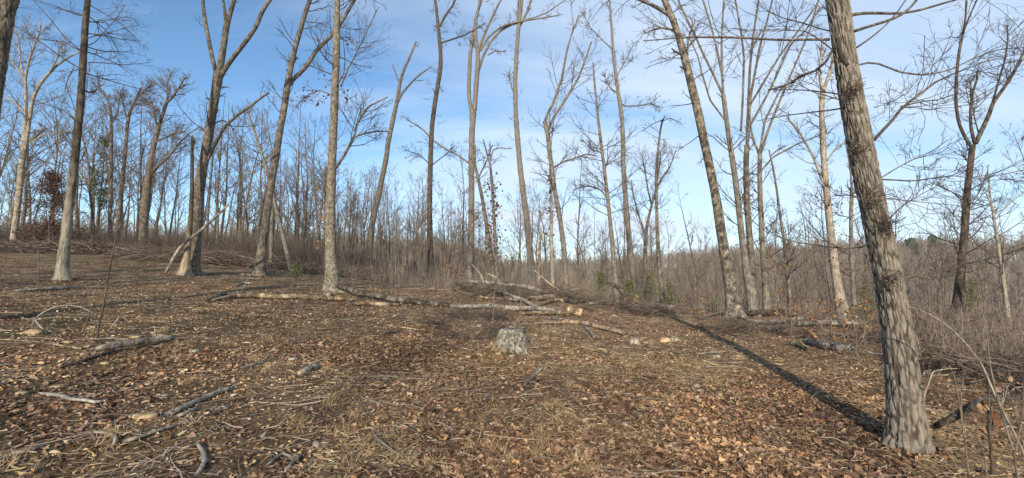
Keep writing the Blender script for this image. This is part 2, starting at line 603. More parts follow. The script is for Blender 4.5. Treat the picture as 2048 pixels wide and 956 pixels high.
M['straw'] = island('dry_grass_stalks', [(0, (.18, .12, .06)), (.5, (.42, .295, .155)), (.9, (.60, .45, .25)), (1, (.66, .56, .4))])
M['chip'] = island('wood_chips', [(0, (.2, .14, .09)), (.5, (.42, .33, .22)), (.9, (.6, .5, .36)), (1, (.6, .4, .16))])


def ground_material():
    m, n, l, b = mat_new('leaf_strewn_soil')
    tc = n.new('ShaderNodeTexCoord')

    def noise(s, d=5, r=.6):
        q = n.new('ShaderNodeTexNoise')
        q.inputs['Scale'].default_value = s
        q.inputs['Detail'].default_value = d
        q.inputs['Roughness'].default_value = r
        l.new(tc.outputs['Object'], q.inputs['Vector'])
        return q

    def mix(f, a, c, bl='MIX'):
        q = n.new('ShaderNodeMix')
        q.data_type = 'RGBA'
        q.blend_type = bl
        if isinstance(f, float):
            q.inputs[0].default_value = f
        else:
            l.new(f, q.inputs[0])
        for k, v in ((6, a), (7, c)):
            if isinstance(v, tuple):
                q.inputs[k].default_value = (*v, 1)
            else:
                l.new(v, q.inputs[k])
        return q.outputs[2]
    vo = n.new('ShaderNodeTexVoronoi')
    vo.inputs['Scale'].default_value = 15
    vo.inputs['Randomness'].default_value = 1
    nw = noise(7, 3)
    wm = n.new('ShaderNodeMix')
    wm.data_type = 'RGBA'
    wm.inputs[0].default_value = .08
    l.new(tc.outputs['Object'], wm.inputs[6])
    l.new(nw.outputs['Color'], wm.inputs[7])
    l.new(wm.outputs[2], vo.inputs['Vector'])
    sx = n.new('ShaderNodeSeparateColor')
    l.new(vo.outputs['Color'], sx.inputs[0])
    leaf = ramp(n, [(0, (.08, .045, .028)), (.35, (.2, .108, .064)), (.7, (.34, .2, .12)), (1, (.46, .33, .2))])
    l.new(sx.outputs[0], leaf.inputs[0])
    fine = noise(55, 6, .7)
    soil = ramp(n, [(.3, (.05, .035, .022)), (.5, (.165, .106, .062)), (.7, (.32, .215, .13))])
    l.new(fine.outputs['Fac'], soil.inputs[0])
    straw = ramp(n, [(.3, (.09, .062, .034)), (.52, (.26, .185, .105)), (.72, (.48, .37, .22))])
    mp = n.new('ShaderNodeMapping')
    mp.inputs['Scale'].default_value = (14, 60, 30)
    mp.inputs['Rotation'].default_value = (0, 0, .3)
    l.new(tc.outputs['Object'], mp.inputs[0])
    ns = n.new('ShaderNodeTexNoise')
    ns.inputs['Scale'].default_value = 1
    ns.inputs['Detail'].default_value = 5
    ns.inputs['Distortion'].default_value = 1.2
    l.new(mp.outputs[0], ns.inputs['Vector'])
    l.new(ns.outputs['Fac'], straw.inputs[0])
    big = noise(.55, 5, .6)
    sel = ramp(n, [(.42, (0, 0, 0)), (.58, (1, 1, 1))])
    l.new(big.outputs['Fac'], sel.inputs[0])
    big2 = noise(.9, 4, .6)
    sel2 = ramp(n, [(.45, (0, 0, 0)), (.6, (1, 1, 1))])
    l.new(big2.outputs['Fac'], sel2.inputs[0])
    c = mix(sel.outputs[0], leaf.outputs[0], straw.outputs[0])
    c = mix(sel2.outputs[0], c, soil.outputs[0])
    # dark, slightly mossy soil on the west (left) side of the clearing
    sp = n.new('ShaderNodeSeparateXYZ')
    l.new(tc.outputs['Object'], sp.inputs[0])
    mr = n.new('ShaderNodeMapRange')
    l.new(sp.outputs['X'], mr.inputs[0])
    mr.inputs[1].default_value = -1.0
    mr.inputs[2].default_value = -4.0
    mu = n.new('ShaderNodeMath')
    mu.operation = 'MULTIPLY'
    l.new(mr.outputs[0], mu.inputs[0])
    n5 = noise(1.7, 5)
    r5 = ramp(n, [(.42, (0, 0, 0)), (.6, (.8, .8, .8))])
    l.new(n5.outputs['Fac'], r5.inputs[0])
    l.new(r5.outputs[0], mu.inputs[1])
    moss = ramp(n, [(.3, (.022, .022, .011)), (.55, (.062, .062, .028)), (.75, (.125, .118, .055))])
    l.new(fine.outputs['Fac'], moss.inputs[0])
    c = mix(mu.outputs[0], c, moss.outputs[0])
    l.new(c, b.inputs['Base Color'])
    bp = n.new('ShaderNodeBump')
    bp.inputs['Strength'].default_value = .9
    bp.inputs['Distance'].default_value = .04
    l.new(fine.outputs['Fac'], bp.inputs['Height'])
    bp2 = n.new('ShaderNodeBump')
    bp2.inputs['Strength'].default_value = .8
    bp2.inputs['Distance'].default_value = .05
    l.new(vo.outputs['Distance'], bp2.inputs['Height'])
    l.new(bp.outputs[0], bp2.inputs['Normal'])
    l.new(bp2.outputs[0], b.inputs['Normal'])
    return m


M['ground'] = ground_material()

# ------------------------------------------------------------------ ground: one sheet to the horizon
rad = np.concatenate([[0.0], np.geomspace(.4, 2.0, 14), np.geomspace(2.04, 30, 200), np.geomspace(30.8, 700, 70)])
ang = np.concatenate([np.linspace(-1.15, 1.15, 440), np.linspace(1.18, 2 * math.pi - 1.18, 60)])
RA, AN = np.meshgrid(rad, ang, indexing='ij')
GX, GY = RA * np.sin(AN), RA * np.cos(AN)
GZ = ground_z(GX, GY)
nr, na = RA.shape
i, j = np.meshgrid(np.arange(nr - 1), np.arange(na), indexing='ij')
a_, b_ = i * na + j, i * na + (j + 1) % na
gm = MB()
gm.add(np.stack([GX, GY, GZ], -1), np.stack([a_, b_, b_ + na, a_ + na], -1).reshape(-1, 4))
g = gm.build('ground', M['ground'])
g['kind'] = 'structure'


# ------------------------------------------------------------------ helpers for things
def thing(name, label, cat, loc, group=None, kind=None):
    o = bpy.data.objects.new(name, None)
    o.empty_display_size = .2
    COL.objects.link(o)
    o.location = tuple(map(float, loc))
    o['label'] = label
    o['category'] = cat
    if group:
        o['group'] = group
    return o


def tag(o, label, cat, group=None):
    o['label'] = label
    o['category'] = cat
    if group:
        o['group'] = group
    return o


def stuff(o, label=None, cat=None):
    o['kind'] = 'stuff'
    if label:
        o['label'] = label
    if cat:
        o['category'] = cat
    return o


def px_to_world(pts, d, dend=None):
    """Traced (x, y, width) points to metres at depth d (to dend along the way): points, radii."""
    n = len(pts)
    P, R = [], []
    for k, (x, y, w) in enumerate(pts):
        dd = d if dend is None else d + (dend - d) * k / max(1, n - 1)
        P.append(at_depth(x, y, dd))
        u = (x - 1024) / F
        R.append(w * dd / (2 * F) / math.sqrt(1 + u * u))
    return np.array(P), np.array(R)


def extend_up(P, R, length, rend=.012, n=5):
    """Carry a stem on beyond where the photograph cuts it."""
    d = P[-1] - P[-2]
    d /= np.linalg.norm(d)
    Q, S = [P], [R]
    p = P[-1]
    for k in range(n):
        d = d + np.array([0, 0, .06]) + rng.normal(0, .06, 3)
        d /= np.linalg.norm(d)
        p = p + d * length / n
        Q.append(p[None])
        S.append([R[-1] + (rend - R[-1]) * (k + 1) / n])
    return np.concatenate(Q), np.concatenate(S)


ALL_TREES = []
FEET = []


def traced_tree(label, trunk, limbs=(), d=None, mat='grey', twig='twig', n1=14, l1=1.6, t0=.4, n2=4, n3=3, up=.1, sides=12,
                ridges=0, step=.12, ext=5.0, leaves=None, leafmat='dark_leaf', dead=False, group=None, cat='tree', name='bare_tree',
                stubs=(), droop=0, a1=(.7, 1.3), flat=None, rough=.09, flare=.65):
    """trunk: (x, y, w) from the top to the foot; limbs: from the fork outwards."""
    foot = trunk[-1]
    if d is None:
        d = on_ground(foot[0], foot[1])[1]
    P, R = px_to_world(trunk[::-1], d)
    z0 = float(ground_z(P[0, 0], P[0, 1]))
    if P[0, 2] > z0 + .02:           # foot hidden behind the rise: carry the trunk down to its ground
        dirn = (P[0] - P[1]) / np.linalg.norm(P[0] - P[1])
        foot3 = P[0] + dirn * (P[0, 2] - z0) / max(.3, -dirn[2])
        foot3[2] = ground_z(foot3[0], foot3[1])
        P = np.concatenate([foot3[None], P])
        R = np.concatenate([[R[0] * 1.15], R])
    base = P[0].copy()
    dirn = (P[0] - P[1]) / np.linalg.norm(P[0] - P[1])
    P = np.concatenate([(P[0] + dirn * .35)[None], P])
    R = np.concatenate([[R[0] * 1.05], R])
    if trunk[0][1] <= 6 and not dead:
        P, R = extend_up(P, R, ext)
    root = thing(name, label, cat, base, group)
    seed = len(ALL_TREES) * 13 + 5
    ALL_TREES.append(root)
    mb = MB()
    P, R = stem(mb, P, R, sides, rough, ridges, step, flare=flare, seed=seed)
    mb.build('trunk', M[mat], root, base, ridge=bool(ridges))
    polys = [resample(P, R, 14)]
    rmin = max(.0016, d * (.00013 if d < 26 else .00018))
    FEET.append((base, float(R[2])))
    for lb in limbs:
        off = rng.uniform(-.22, .22) * 3.0
        Q, S = px_to_world(lb, d, d + off)
        if lb[-1][1] <= 6 and not dead:
            Q, S = extend_up(Q, S, ext * .7)
        lm = MB()
        dq = Q[1] - Q[0]
        Q = np.concatenate([(Q[0] - dq / np.linalg.norm(dq) * min(.05, S[0]))[None], Q])
        S = np.concatenate([[S[0]], S])
        Q, S = stem(lm, Q, S, max(6, sides // 2) if sides < 40 else 14, rough, 0, max(step, .1), seed=seed + 3)
        lm.build('limb', M[mat if not ridges else 'grey' if mat != 'midgrey' else 'grey'], root, base)
        polys.append(resample(Q, S, 14))
    for sb in stubs:
        Q, S = px_to_world(sb, d, d - .1)
        lm = MB()
        stem(lm, Q, S, 7, .1, 0, .05, seed=seed + 9)
        lm.build('stub', M['dark'], root, base)
    if not dead and n1:
        tw = MB()
        par = np.stack([p for p, _ in polys])
        pr = np.stack([r for _, r in polys])
        tP, tR = spawn(par[:1], pr[:1], n1, t0, .98, a1[0], a1[1], l1 * 1.15, 6, up, .13, .26, rmin * 1.6, min(.022, .004 + d * .0011), droop, flat)
        sets = [(tP, tR)]
        if len(par) > 1:
            lens = np.linalg.norm(par[1:, -1] - par[1:, 0], axis=1)
            sets.append(spawn(par[1:], pr[1:], max(4, n1 // 2), .25, .98, .5, 1.1, np.minimum(l1 * 1.15, lens * .55), 6, up, .13, .35, rmin * 1.5, min(.018, .004 + d * .0009), droop, flat))
        P1 = np.concatenate([s[0] for s in sets])
        R1 = np.concatenate([s[1] for s in sets])
        tubes(tw, P1, R1, 4)
        L1 = np.linalg.norm(P1[:, -1] - P1[:, 0], axis=1)
        P2, R2 = spawn(P1, R1, n2 + 1, .15, .95, .4, 1.0, L1 * .55, 5, up * .8, .16, .6, rmin * 1.15, .012, droop)
        tubes(tw, P2, R2, 3)
        P3 = None
        if n3:
            L2 = np.linalg.norm(P2[:, -1] - P2[:, 0], axis=1)
            P3, R3 = spawn(P2, R2, n3 + 1, .15, .95, .4, 1.0, L2 * .55, 4, up * .6, .16, .7, rmin, .006, droop)
            tubes(tw, P3, R3, 3)
        tw.build('twigs', M[twig], root, base)['kind'] = 'stuff'
        if leaves:
            pts = P2[rng.integers(0, len(P2), leaves), rng.integers(1, 5, leaves)] + rng.normal(0, .03, (leaves, 3))
            lo = MB()
            leaf_cloud(lo, pts, rng.uniform(.07, .12, leaves), 1.2)
            lo.build('withered_leaves', M[leafmat], root, base)['kind'] = 'stuff'
    return root, d, base


def leaf_patch(root, base, d, spots, n, spread, mat='dark_leaf', size=(.06, .105), name='withered_leaves'):
    """Clinging dead leaves round traced pixels of a tree."""
    lo = MB()
    tw = MB()
    for (x, y) in spots:
        c = at_depth(x, y, d)
        k = n
        p = c + rng.normal(0, spread, (k, 3)) * d / F * np.array([1, .8, 1])
        leaf_cloud(lo, p, rng.uniform(*size, k), 1.2)
        m = max(2, k // 2)
        A = np.repeat(c[None], m, 0)
        B = p[:m]
        mid = (A + B) / 2 + rng.normal(0, .05, (m, 3))
        tubes(tw, np.stack([A, mid, B], 1), np.full((m, 3), .0045), 3)
    lo.build(name, M[mat], root, base)['kind'] = 'stuff'
    tw.build('leaf_stalks', M['twig'], root, base)['kind'] = 'stuff'


# ------------------------------------------------------------------ the trees of the clearing, traced
# T18: big near trunk
t, d, bs = traced_tree(
    'large tree leaning left with deeply furrowed bark, nearest trunk of the clearing',
    [(1675, 0, 51), (1687, 100, 49), (1703, 200, 53), (1723, 300, 58), (1742, 400, 58), (1760, 478, 60), (1782, 574, 60), (1797, 680, 68),
     (1808, 770, 74), (1814, 845, 80), (1818, 900, 92)],
    [[(1656, 79, 7), (1620, 79, 6), (1560, 80, 5), (1474, 75, 5), (1374, 74, 4), (1286, 82, 2)],
     [(1663, 105, 7), (1643, 137, 6), (1606, 150, 6), (1571, 172, 5), (1536, 180, 3)],
     [(1703, 30, 9), (1722, 23, 8), (1770, 28, 7), (1815, 27, 6.5), (1860, 15, 6), (1890, 5, 5.5), (1918, -2, 5)],
     [(1710, 62, 8), (1745, 50, 7), (1785, 40, 7), (1812, 26, 7), (1825, 12, 6), (1836, -4, 6)],
     [(1715, 94, 5), (1745, 75, 4), (1770, 55, 3.5), (1800, 20, 3), (1815, -5, 3)],
     [(1716, 130, 5), (1745, 123, 5), (1770, 132, 4.5), (1800, 145, 4.5), (1850, 151, 4), (1900, 140, 4), (1950, 115, 3), (2000, 98, 3), (2060, 94, 2)],
     [(1750, 278, 8), (1775, 250, 8), (1797, 228, 7), (1803, 213, 6.5), (1835, 193, 6), (1855, 175, 6), (1880, 158, 5), (1915, 145, 4), (1950, 130, 3), (1996, 116, 2)],
     [(1802, 213, 4), (1830, 206, 4), (1850, 202, 3.5), (1875, 200, 3.5), (1905, 190, 3), (1930, 186, 2)],
     [(1764, 359, 4.5), (1795, 360, 4), (1830, 363, 4), (1865, 356, 3.5), (1905, 351, 3), (1960, 358, 2.5), (2048, 340, 2)],
     [(1762, 356, 3), (1790, 338, 3), (1830, 317, 2.5), (1865, 302, 2.5), (1895, 280, 2)],
     [(1772, 446, 4), (1790, 425, 3), (1815, 403, 3), (1850, 385, 2), (1885, 365, 2)],
     [(1740, 485, 5), (1722, 495, 4.5), (1695, 497, 4), (1640, 492, 3.5), (1590, 484, 3), (1545, 470, 2)],
     [(1790, 560, 3.5), (1815, 553, 3), (1850, 555, 2.5), (1890, 546, 2), (1915, 530, 2)],
     [(1672, 105, 3), (1640, 80, 3), (1612, 62, 2.5), (1560, 60, 2), (1480, 60, 2)],
     [(1748, 215, 2), (1780, 205, 2), (1822, 182, 1.5)], [(1735, 398, 3), (1700, 390, 2), (1665, 392, 2)],
     [(1735, 400, 3), (1770, 396, 2.5), (1830, 403, 2), (1925, 412, 1.5)]],
    d=None, mat='big', n1=26, l1=.9, t0=.3, n2=2, n3=2, sides=200, flare=.32, ridges=.013, step=.014, ext=7, a1=(1.0, 1.6), rough=.035)
BIG = d
lm = MB()
Q, S = px_to_world([(1676, 75, 9), (1679, 100, 11), (1684, 118, 12), (1696, 131, 10)], d - .30)
stem(lm, Q, S, 12, .12, 0, .03, seed=4)
lm.build('scar', M['dark'], t, bs)
for (x, y, r) in ((1770, 452, .10), (1742, 398, .13), (1700, 186, .12), (1712, 300, .09), (1776, 558, .10)):
    k = MB()
    c = at_depth(x, y, d - .17)
    n_ = 60
    P_ = np.repeat(c[None], n_, 0) + rng.normal(0, .3 * r, (n_, 3))
    dirs = rng.normal(size=(n_, 3)) + np.array([0, -.7, 0])
    dirs /= np.linalg.norm(dirs, axis=1, keepdims=True)
    ln = rng.uniform(.3, 1.6, (n_, 1)) * r
    tubes(k, np.stack([P_, P_ + dirs * ln * .6 + rng.normal(0, .015, (n_, 3)), P_ + dirs * ln], 1), np.full((n_, 3), .0028), 3)
    k.build('shoots', M['twig'], t, bs)['kind'] = 'stuff'

traced_tree('thin dark straight trunk with pale lichen on its lower half, far left',
            [(175, 0, 14), (170, 60, 15), (165, 150, 17), (161, 210, 17), (152, 290, 18), (145, 360, 19), (137, 415, 21), (131, 478, 23), (127, 520, 25), (124, 545, 28), (124, 562, 33)],
            [[(167, 95, 3), (190, 85, 2), (230, 40, 1.5), (250, 10, 1)], [(166, 105, 3), (130, 75, 2.5), (90, 25, 2), (70, 5, 1.5)],
             [(164, 178, 4), (180, 186, 4), (192, 180, 3)], [(160, 125, 3), (200, 125, 2.5), (245, 130, 2), (300, 125, 1)],
             [(165, 66, 3), (205, 70, 2.5), (240, 78, 2), (276, 82, 1)], [(166, 30, 3), (140, 22, 2), (105, 15, 1.5), (70, 0, 1)],
             [(172, 5, 3), (205, 25, 2.5), (240, 45, 2), (262, 66, 1)], [(150, 240, 4), (130, 222, 3), (95, 210, 2), (60, 200, 1.5)],
             [(158, 100, 3), (130, 85, 2), (100, 80, 2), (60, 75, 1)], [(140, 350, 3), (115, 330, 3), (80, 320, 2), (55, 305, 1.5)],
             [(146, 374, 3), (170, 368, 3), (205, 366, 2)], [(142, 430, 4), (155, 426, 3), (175, 425, 2)]],
            mat='dark_low', n1=22, l1=1.5, n2=3, n3=2, up=-.02, droop=.06, a1=(1.1, 1.6), sides=22, step=.06, flat=.4)

t, d, bs = traced_tree('thick trunk splitting into three limbs high up, beside a snapped snag',
            [(437, 146, 22), (432, 180, 20), (423, 235, 20), (412, 300, 21), (402, 350, 22), (395, 400, 25), (391, 450, 27), (387, 505, 30), (382, 535, 34), (380, 549, 42)],
            [[(434, 150, 11), (425, 118, 10), (417, 78, 9), (410, 40, 8.5), (405, 0, 8)],
             [(439, 148, 16), (447, 92, 14), (454, 45, 13), (463, 18, 10), (468, 0, 9)],
             [(452, 45, 8), (449, 20, 7), (446, 0, 6)],
             [(443, 150, 12), (455, 130, 11), (470, 110, 10), (490, 85, 10), (512, 55, 9), (525, 20, 9), (545, -8, 8)],
             [(417, 318, 7), (432, 285, 7.5), (450, 252, 7), (475, 230, 6), (500, 213, 6), (520, 197, 5), (538, 185, 4)],
             [(430, 246, 4), (445, 240, 3.5), (458, 247, 3), (468, 262, 2)]],
            mat='midgrey', n1=9, l1=1.1, t0=.7, n2=3, n3=2, sides=64, ridges=.014, step=.035, ext=6, rough=.05)
SN = d - .55
traced_tree('snapped dead snag with bare tan lower wood, leaning on the thick trunk',
            [(385, 273, 6), (384, 300, 7), (384, 340, 8), (384, 370, 8), (382, 430, 10), (377, 480, 13), (372, 520, 16), (369, 547, 24)], [], d=SN,
            mat='snag', dead=True, n1=0, name='snag', cat='snag', stubs=[[(386, 276, 4), (389, 283, 4), (388, 292, 3)]])
o = MB()
Q, S = px_to_world([(331, 546, 6), (345, 520, 7), (358, 497, 7), (375, 481, 6), (400, 462, 7), (430, 435, 6), (458, 408, 4)], SN - .35, SN - .2)
stem(o, Q, S, 9, .1, 0, .08, seed=33)
tag(o.build('broken_limb', M['deadwood'], None), 'pale crooked broken limb propped against the snag', 'branch')

traced_tree('slim trunk leaning right with one long limb forking off to the right',
            [(620, 0, 9), (604, 45, 10), (587, 110, 11), (577, 152, 12), (574, 182, 14), (562, 250, 14), (552, 310, 15), (540, 380, 16), (527, 478, 18), (521, 520, 19), (518, 551, 24)],
            [[(575, 175, 10), (586, 158, 10), (605, 142, 10), (617, 128, 9), (632, 100, 9), (660, 75, 8), (678, 52, 8), (700, 15, 7), (712, -5, 7)],
             [(574, 140, 4), (585, 128, 4), (594, 115, 3)]],
            mat='grey', n1=24, l1=1.9, t0=.4, sides=20, step=.06)

t, d, bs = traced_tree('straight grey trunk standing behind the end of the long fallen log',
            [(674, 0, 13), (673, 100, 15), (669, 200, 16.5), (665, 300, 18), (661, 400, 20), (661, 478, 22), (663, 530, 24), (664, 560, 27), (665, 583, 35)],
            [[(673, 334, 6), (688, 312, 6), (700, 290, 6), (710, 268, 5), (713, 250, 5), (725, 228, 4.5), (738, 212, 4), (758, 203, 3), (776, 194, 2)],
             [(711, 273, 4), (730, 267, 3.5), (755, 262, 3), (778, 263, 2)],
             [(682, 172, 4), (695, 140, 3), (712, 108, 3), (735, 60, 2.5), (757, 14, 2)],
             [(662, 190, 3), (640, 180, 2.5), (615, 190, 2), (590, 215, 1.5)], [(668, 150, 3), (640, 140, 2), (610, 125, 2)]],
            mat='mid', n1=30, l1=1.5, t0=.4, n2=5, n3=3, sides=64, ridges=.010, step=.035, a1=(1.0, 1.5), ext=6, rough=.05)
leaf_patch(t, bs, d, [(625, 195), (615, 205), (640, 200), (700, 195), (690, 205), (655, 165), (700, 75), (715, 85), (690, 185), (608, 180)], 8, 8)

traced_tree('slim dead tree leaning right with a broken forked top',
            [(832, 83, 4), (822, 110, 4.5), (809, 135, 6), (799, 165, 7), (796, 195, 8), (789, 225, 9), (777, 280, 10), (772, 320, 11), (757, 390, 11.5), (745, 440, 12), (740, 490, 13), (737, 535, 14), (737, 553, 18)],
            [[(796, 204, 5), (805, 185, 5), (820, 168, 4.5), (838, 150, 4), (850, 142, 3), (864, 133, 2)], [(799, 167, 3), (793, 152, 3), (785, 129, 2)],
             [(829, 90, 3), (835, 93, 2), (837, 85, 1.5)], [(832, 162, 2), (848, 160, 1.5)]],
            mat='grey', dead=True, n1=0, sides=14, step=.08, name='dead_tree', stubs=[[(777, 292, 6), (775, 283, 6), (774, 275, 4)]])

traced_tree('slender dark trunk with a wavy upper half, centre left of the pair of forked trees',
            [(871, 0, 6), (874, 30, 6.5), (879, 80, 8), (883, 120, 8.5), (877, 165, 9), (868, 215, 9.5), (864, 250, 9.5), (861, 310, 10), (859, 400, 11), (860, 478, 12), (862, 540, 13), (863, 572, 18)],
            [[(880, 52, 5), (890, 32, 5), (905, 12, 4.5), (912, -4, 4)], [(882, 86, 4), (900, 80, 3.5), (925, 72, 3), (945, 62, 2.5), (972, 45, 2)],
             [(861, 330, 2.5), (840, 310, 2), (810, 300, 1.5)], [(864, 330, 2.5), (890, 310, 2), (910, 290, 1)]],
            mat='dark', n1=34, l1=2.0, t0=.35, n2=3, n3=3, up=-.03, droop=.10, a1=(1.0, 1.5), sides=14, step=.08, ext=4)

traced_tree('pale straight trunk forking into several upright stems like a vase',
            [(946, 222, 14), (945, 240, 12), (943, 300, 11.5), (943, 400, 11.5), (942, 478, 13), (940, 540, 14), (938, 579, 20)],
            [[(943, 222, 8), (938, 195, 8), (938, 165, 8), (940, 110, 8), (947, 65, 7), (953, 30, 6), (964, -3, 5)],
             [(949, 220, 10), (952, 175, 10), (955, 140, 10), (956, 105, 8), (951, 75, 7), (952, 40, 5), (960, -3, 5)],
             [(956, 110, 6), (964, 80, 6), (978, 48, 5), (990, 22, 5), (1003, -3, 4)],
             [(956, 145, 6), (966, 112, 6), (982, 82, 5.5), (1000, 62, 5), (1020, 50, 4.5), (1048, 42, 4)],
             [(962, 100, 5), (975, 75, 5), (1000, 55, 4), (1024, 46, 4), (1060, 40, 3), (1090, 35, 3), (1120, 30, 2)],
             [(938, 326, 4), (915, 310, 4), (890, 297, 4), (865, 280, 3.5), (845, 258, 3), (820, 243, 2), (805, 232, 1.5)],
             [(976, 110, 3), (990, 102, 2.5), (1010, 103, 2)]],
            mat='tan', n1=20, l1=1.9, t0=.45, n2=3, n3=3, sides=16, step=.08, ext=5)

t, d, bs = traced_tree('pale trunk with a slight right-leaning foot and russet leaves clinging midway',
            [(1044, 0, 7), (1036, 62, 8), (1033, 110, 8.5), (1030, 170, 9), (1031, 220, 9.5), (1036, 290, 10.5), (1043, 360, 11.5), (1052, 425, 12.5), (1058, 478, 13.5), (1063, 540, 15), (1065, 577, 21)],
            [[(1036, 58, 6), (1045, 42, 6), (1056, 20, 5), (1063, -3, 5)], [(1037, 55, 4), (1034, 30, 4), (1038, -3, 3)],
             [(1029, 45, 3), (1060, 38, 3), (1095, 25, 2.5), (1130, 0, 2)], [(1030, 190, 3), (1023, 175, 3), (1018, 140, 2)]],
            mat='tan', n1=20, l1=1.7, t0=.45, n2=3, n3=2, sides=16, step=.08, ext=5)
leaf_patch(t, bs, d, [(1044, 292), (1052, 297), (1048, 310), (1060, 280), (1058, 325), (1048, 395), (1054, 393)], 7, 5)

traced_tree('crooked slim tree that bends left then forks into two long upright stems',
            [(1089, 243, 9), (1096, 272, 9), (1101, 320, 9), (1111, 390, 9.5), (1122, 450, 10), (1128, 500, 10), (1132, 548, 11), (1133, 562, 13)],
            [[(1089, 245, 7), (1096, 225, 6.5), (1107, 205, 6), (1124, 155, 5.5), (1134, 100, 5), (1144, 65, 4), (1158, 30, 3)],
             [(1095, 262, 6), (1108, 232, 6), (1124, 210, 6), (1142, 180, 5.5), (1156, 158, 5), (1172, 115, 4.5), (1183, 83, 3.5)],
             [(1110, 333, 4), (1125, 325, 4), (1145, 318, 4), (1172, 308, 3), (1195, 312, 2)]],
            d=23, mat='tan', n1=18, l1=2.2, t0=.45, sides=12, step=.1, n2=4, n3=4)
t, d, bs = traced_tree('thin pole-like trunk wrapped in dark leafy vine, beside the crooked forked tree',
            [(1100, 290, 4), (1101, 340, 5), (1102, 400, 6), (1103, 478, 7), (1105, 548, 8)], [[(1101, 300, 3), (1106, 250, 3), (1118, 180, 2)]],
            d=24.5, mat='pale', n1=12, l1=1.0, t0=.3, n2=3)
leaf_patch(t, bs, d, [(1101, y) for y in range(350, 510, 12)], 7, 5.5, 'dark_leaf', (.1, .16), 'vine_leaves')

traced_tree('thin light trunk tapering high with a low arched branch to its left',
            [(1186, 125, 3), (1189, 165, 4), (1197, 245, 5.5), (1209, 340, 7), (1218, 420, 8), (1224, 478, 9), (1229, 540, 10), (1231, 558, 12)],
            [[(1215, 398, 4), (1205, 383, 4), (1195, 376, 3.5), (1175, 372, 3), (1158, 376, 2.5), (1145, 380, 1.5)],
             [(1205, 305, 3), (1185, 300, 2), (1165, 280, 1.5)], [(1212, 330, 3), (1240, 315, 2), (1255, 300, 1.5)]],
            d=23, mat='tan', n1=34, l1=2.4, t0=.35, sides=12, step=.1, n2=4, n3=3)

t, d, bs = traced_tree('slender tapering trunk rising from behind the cut log end with spreading side branches',
            [(1219, -2, 4), (1223, 50, 5), (1226, 100, 6), (1231, 150, 7), (1239, 200, 8), (1246, 250, 8.5), (1246, 320, 9.5), (1251, 400, 10.5), (1258, 478, 12), (1268, 560, 14), (1278, 606, 17)],
            [[(1238, 205, 4), (1250, 212, 3.5), (1270, 212, 3), (1300, 207, 2.5), (1325, 216, 1.5)], [(1234, 185, 3.5), (1222, 178, 3), (1212, 160, 2.5), (1209, 148, 2)],
             [(1231, 160, 3), (1240, 140, 2.5), (1255, 115, 2), (1268, 85, 1.5)], [(1226, 100, 3), (1205, 80, 2.5), (1180, 55, 2), (1165, 25, 1.5)]],
            mat='tan', n1=38, l1=2.2, t0=.4, sides=14, step=.08, n2=3, n3=3, ext=3)
leaf_patch(t, bs, d, [(1268, 448), (1272, 452), (1258, 452), (1264, 415)], 8, 4)
traced_tree('thin grey pole tree with a bent broken tip, right of the slender tapering trunk',
            [(1330, 232, 2), (1324, 240, 3.5), (1318, 280, 4.5), (1313, 340, 5.5), (1312, 380, 6), (1315, 470, 7), (1319, 540, 9), (1327, 613, 11)],
            [[(1323, 243, 2.5), (1340, 236, 2), (1362, 246, 1.5)], [(1324, 240, 2.5), (1305, 248, 2), (1285, 262, 1.5)]],
            mat='grey', n1=12, l1=1.0, t0=.5, sides=10, step=.1, n2=3)

traced_tree('left-leaning trunk with patchy dark and tan bark, standing in the right-hand slash',
            [(1328, -2, 12), (1349, 45, 13), (1364, 95, 15), (1374, 135, 16), (1391, 200, 17), (1404, 260, 17), (1414, 310, 17.5), (1432, 390, 18), (1444, 478, 20), (1452, 530, 22), (1464, 585, 26), (1470, 615, 30), (1473, 636, 36)],
            [[(1350, 40, 8), (1335, 28, 8), (1318, 17, 8), (1300, 8, 7), (1275, -3, 7)], [(1374, 120, 5), (1376, 85, 4.5), (1380, 65, 4), (1390, 41, 3)],
             [(1346, 60, 5), (1325, 55, 4), (1305, 60, 3), (1288, 67, 2)]],
            mat='patchy', n1=26, l1=1.6, t0=.3, n2=3, n3=3, up=-.04, droop=.08, sides=30, step=.04, ext=6, a1=(1.0, 1.5),
            stubs=[[(1376, 110, 6), (1365, 110, 5), (1352, 104, 4), (1343, 97, 3)], [(1372, 138, 6), (1363, 135, 4), (1360, 133, 3)]], rough=.09)

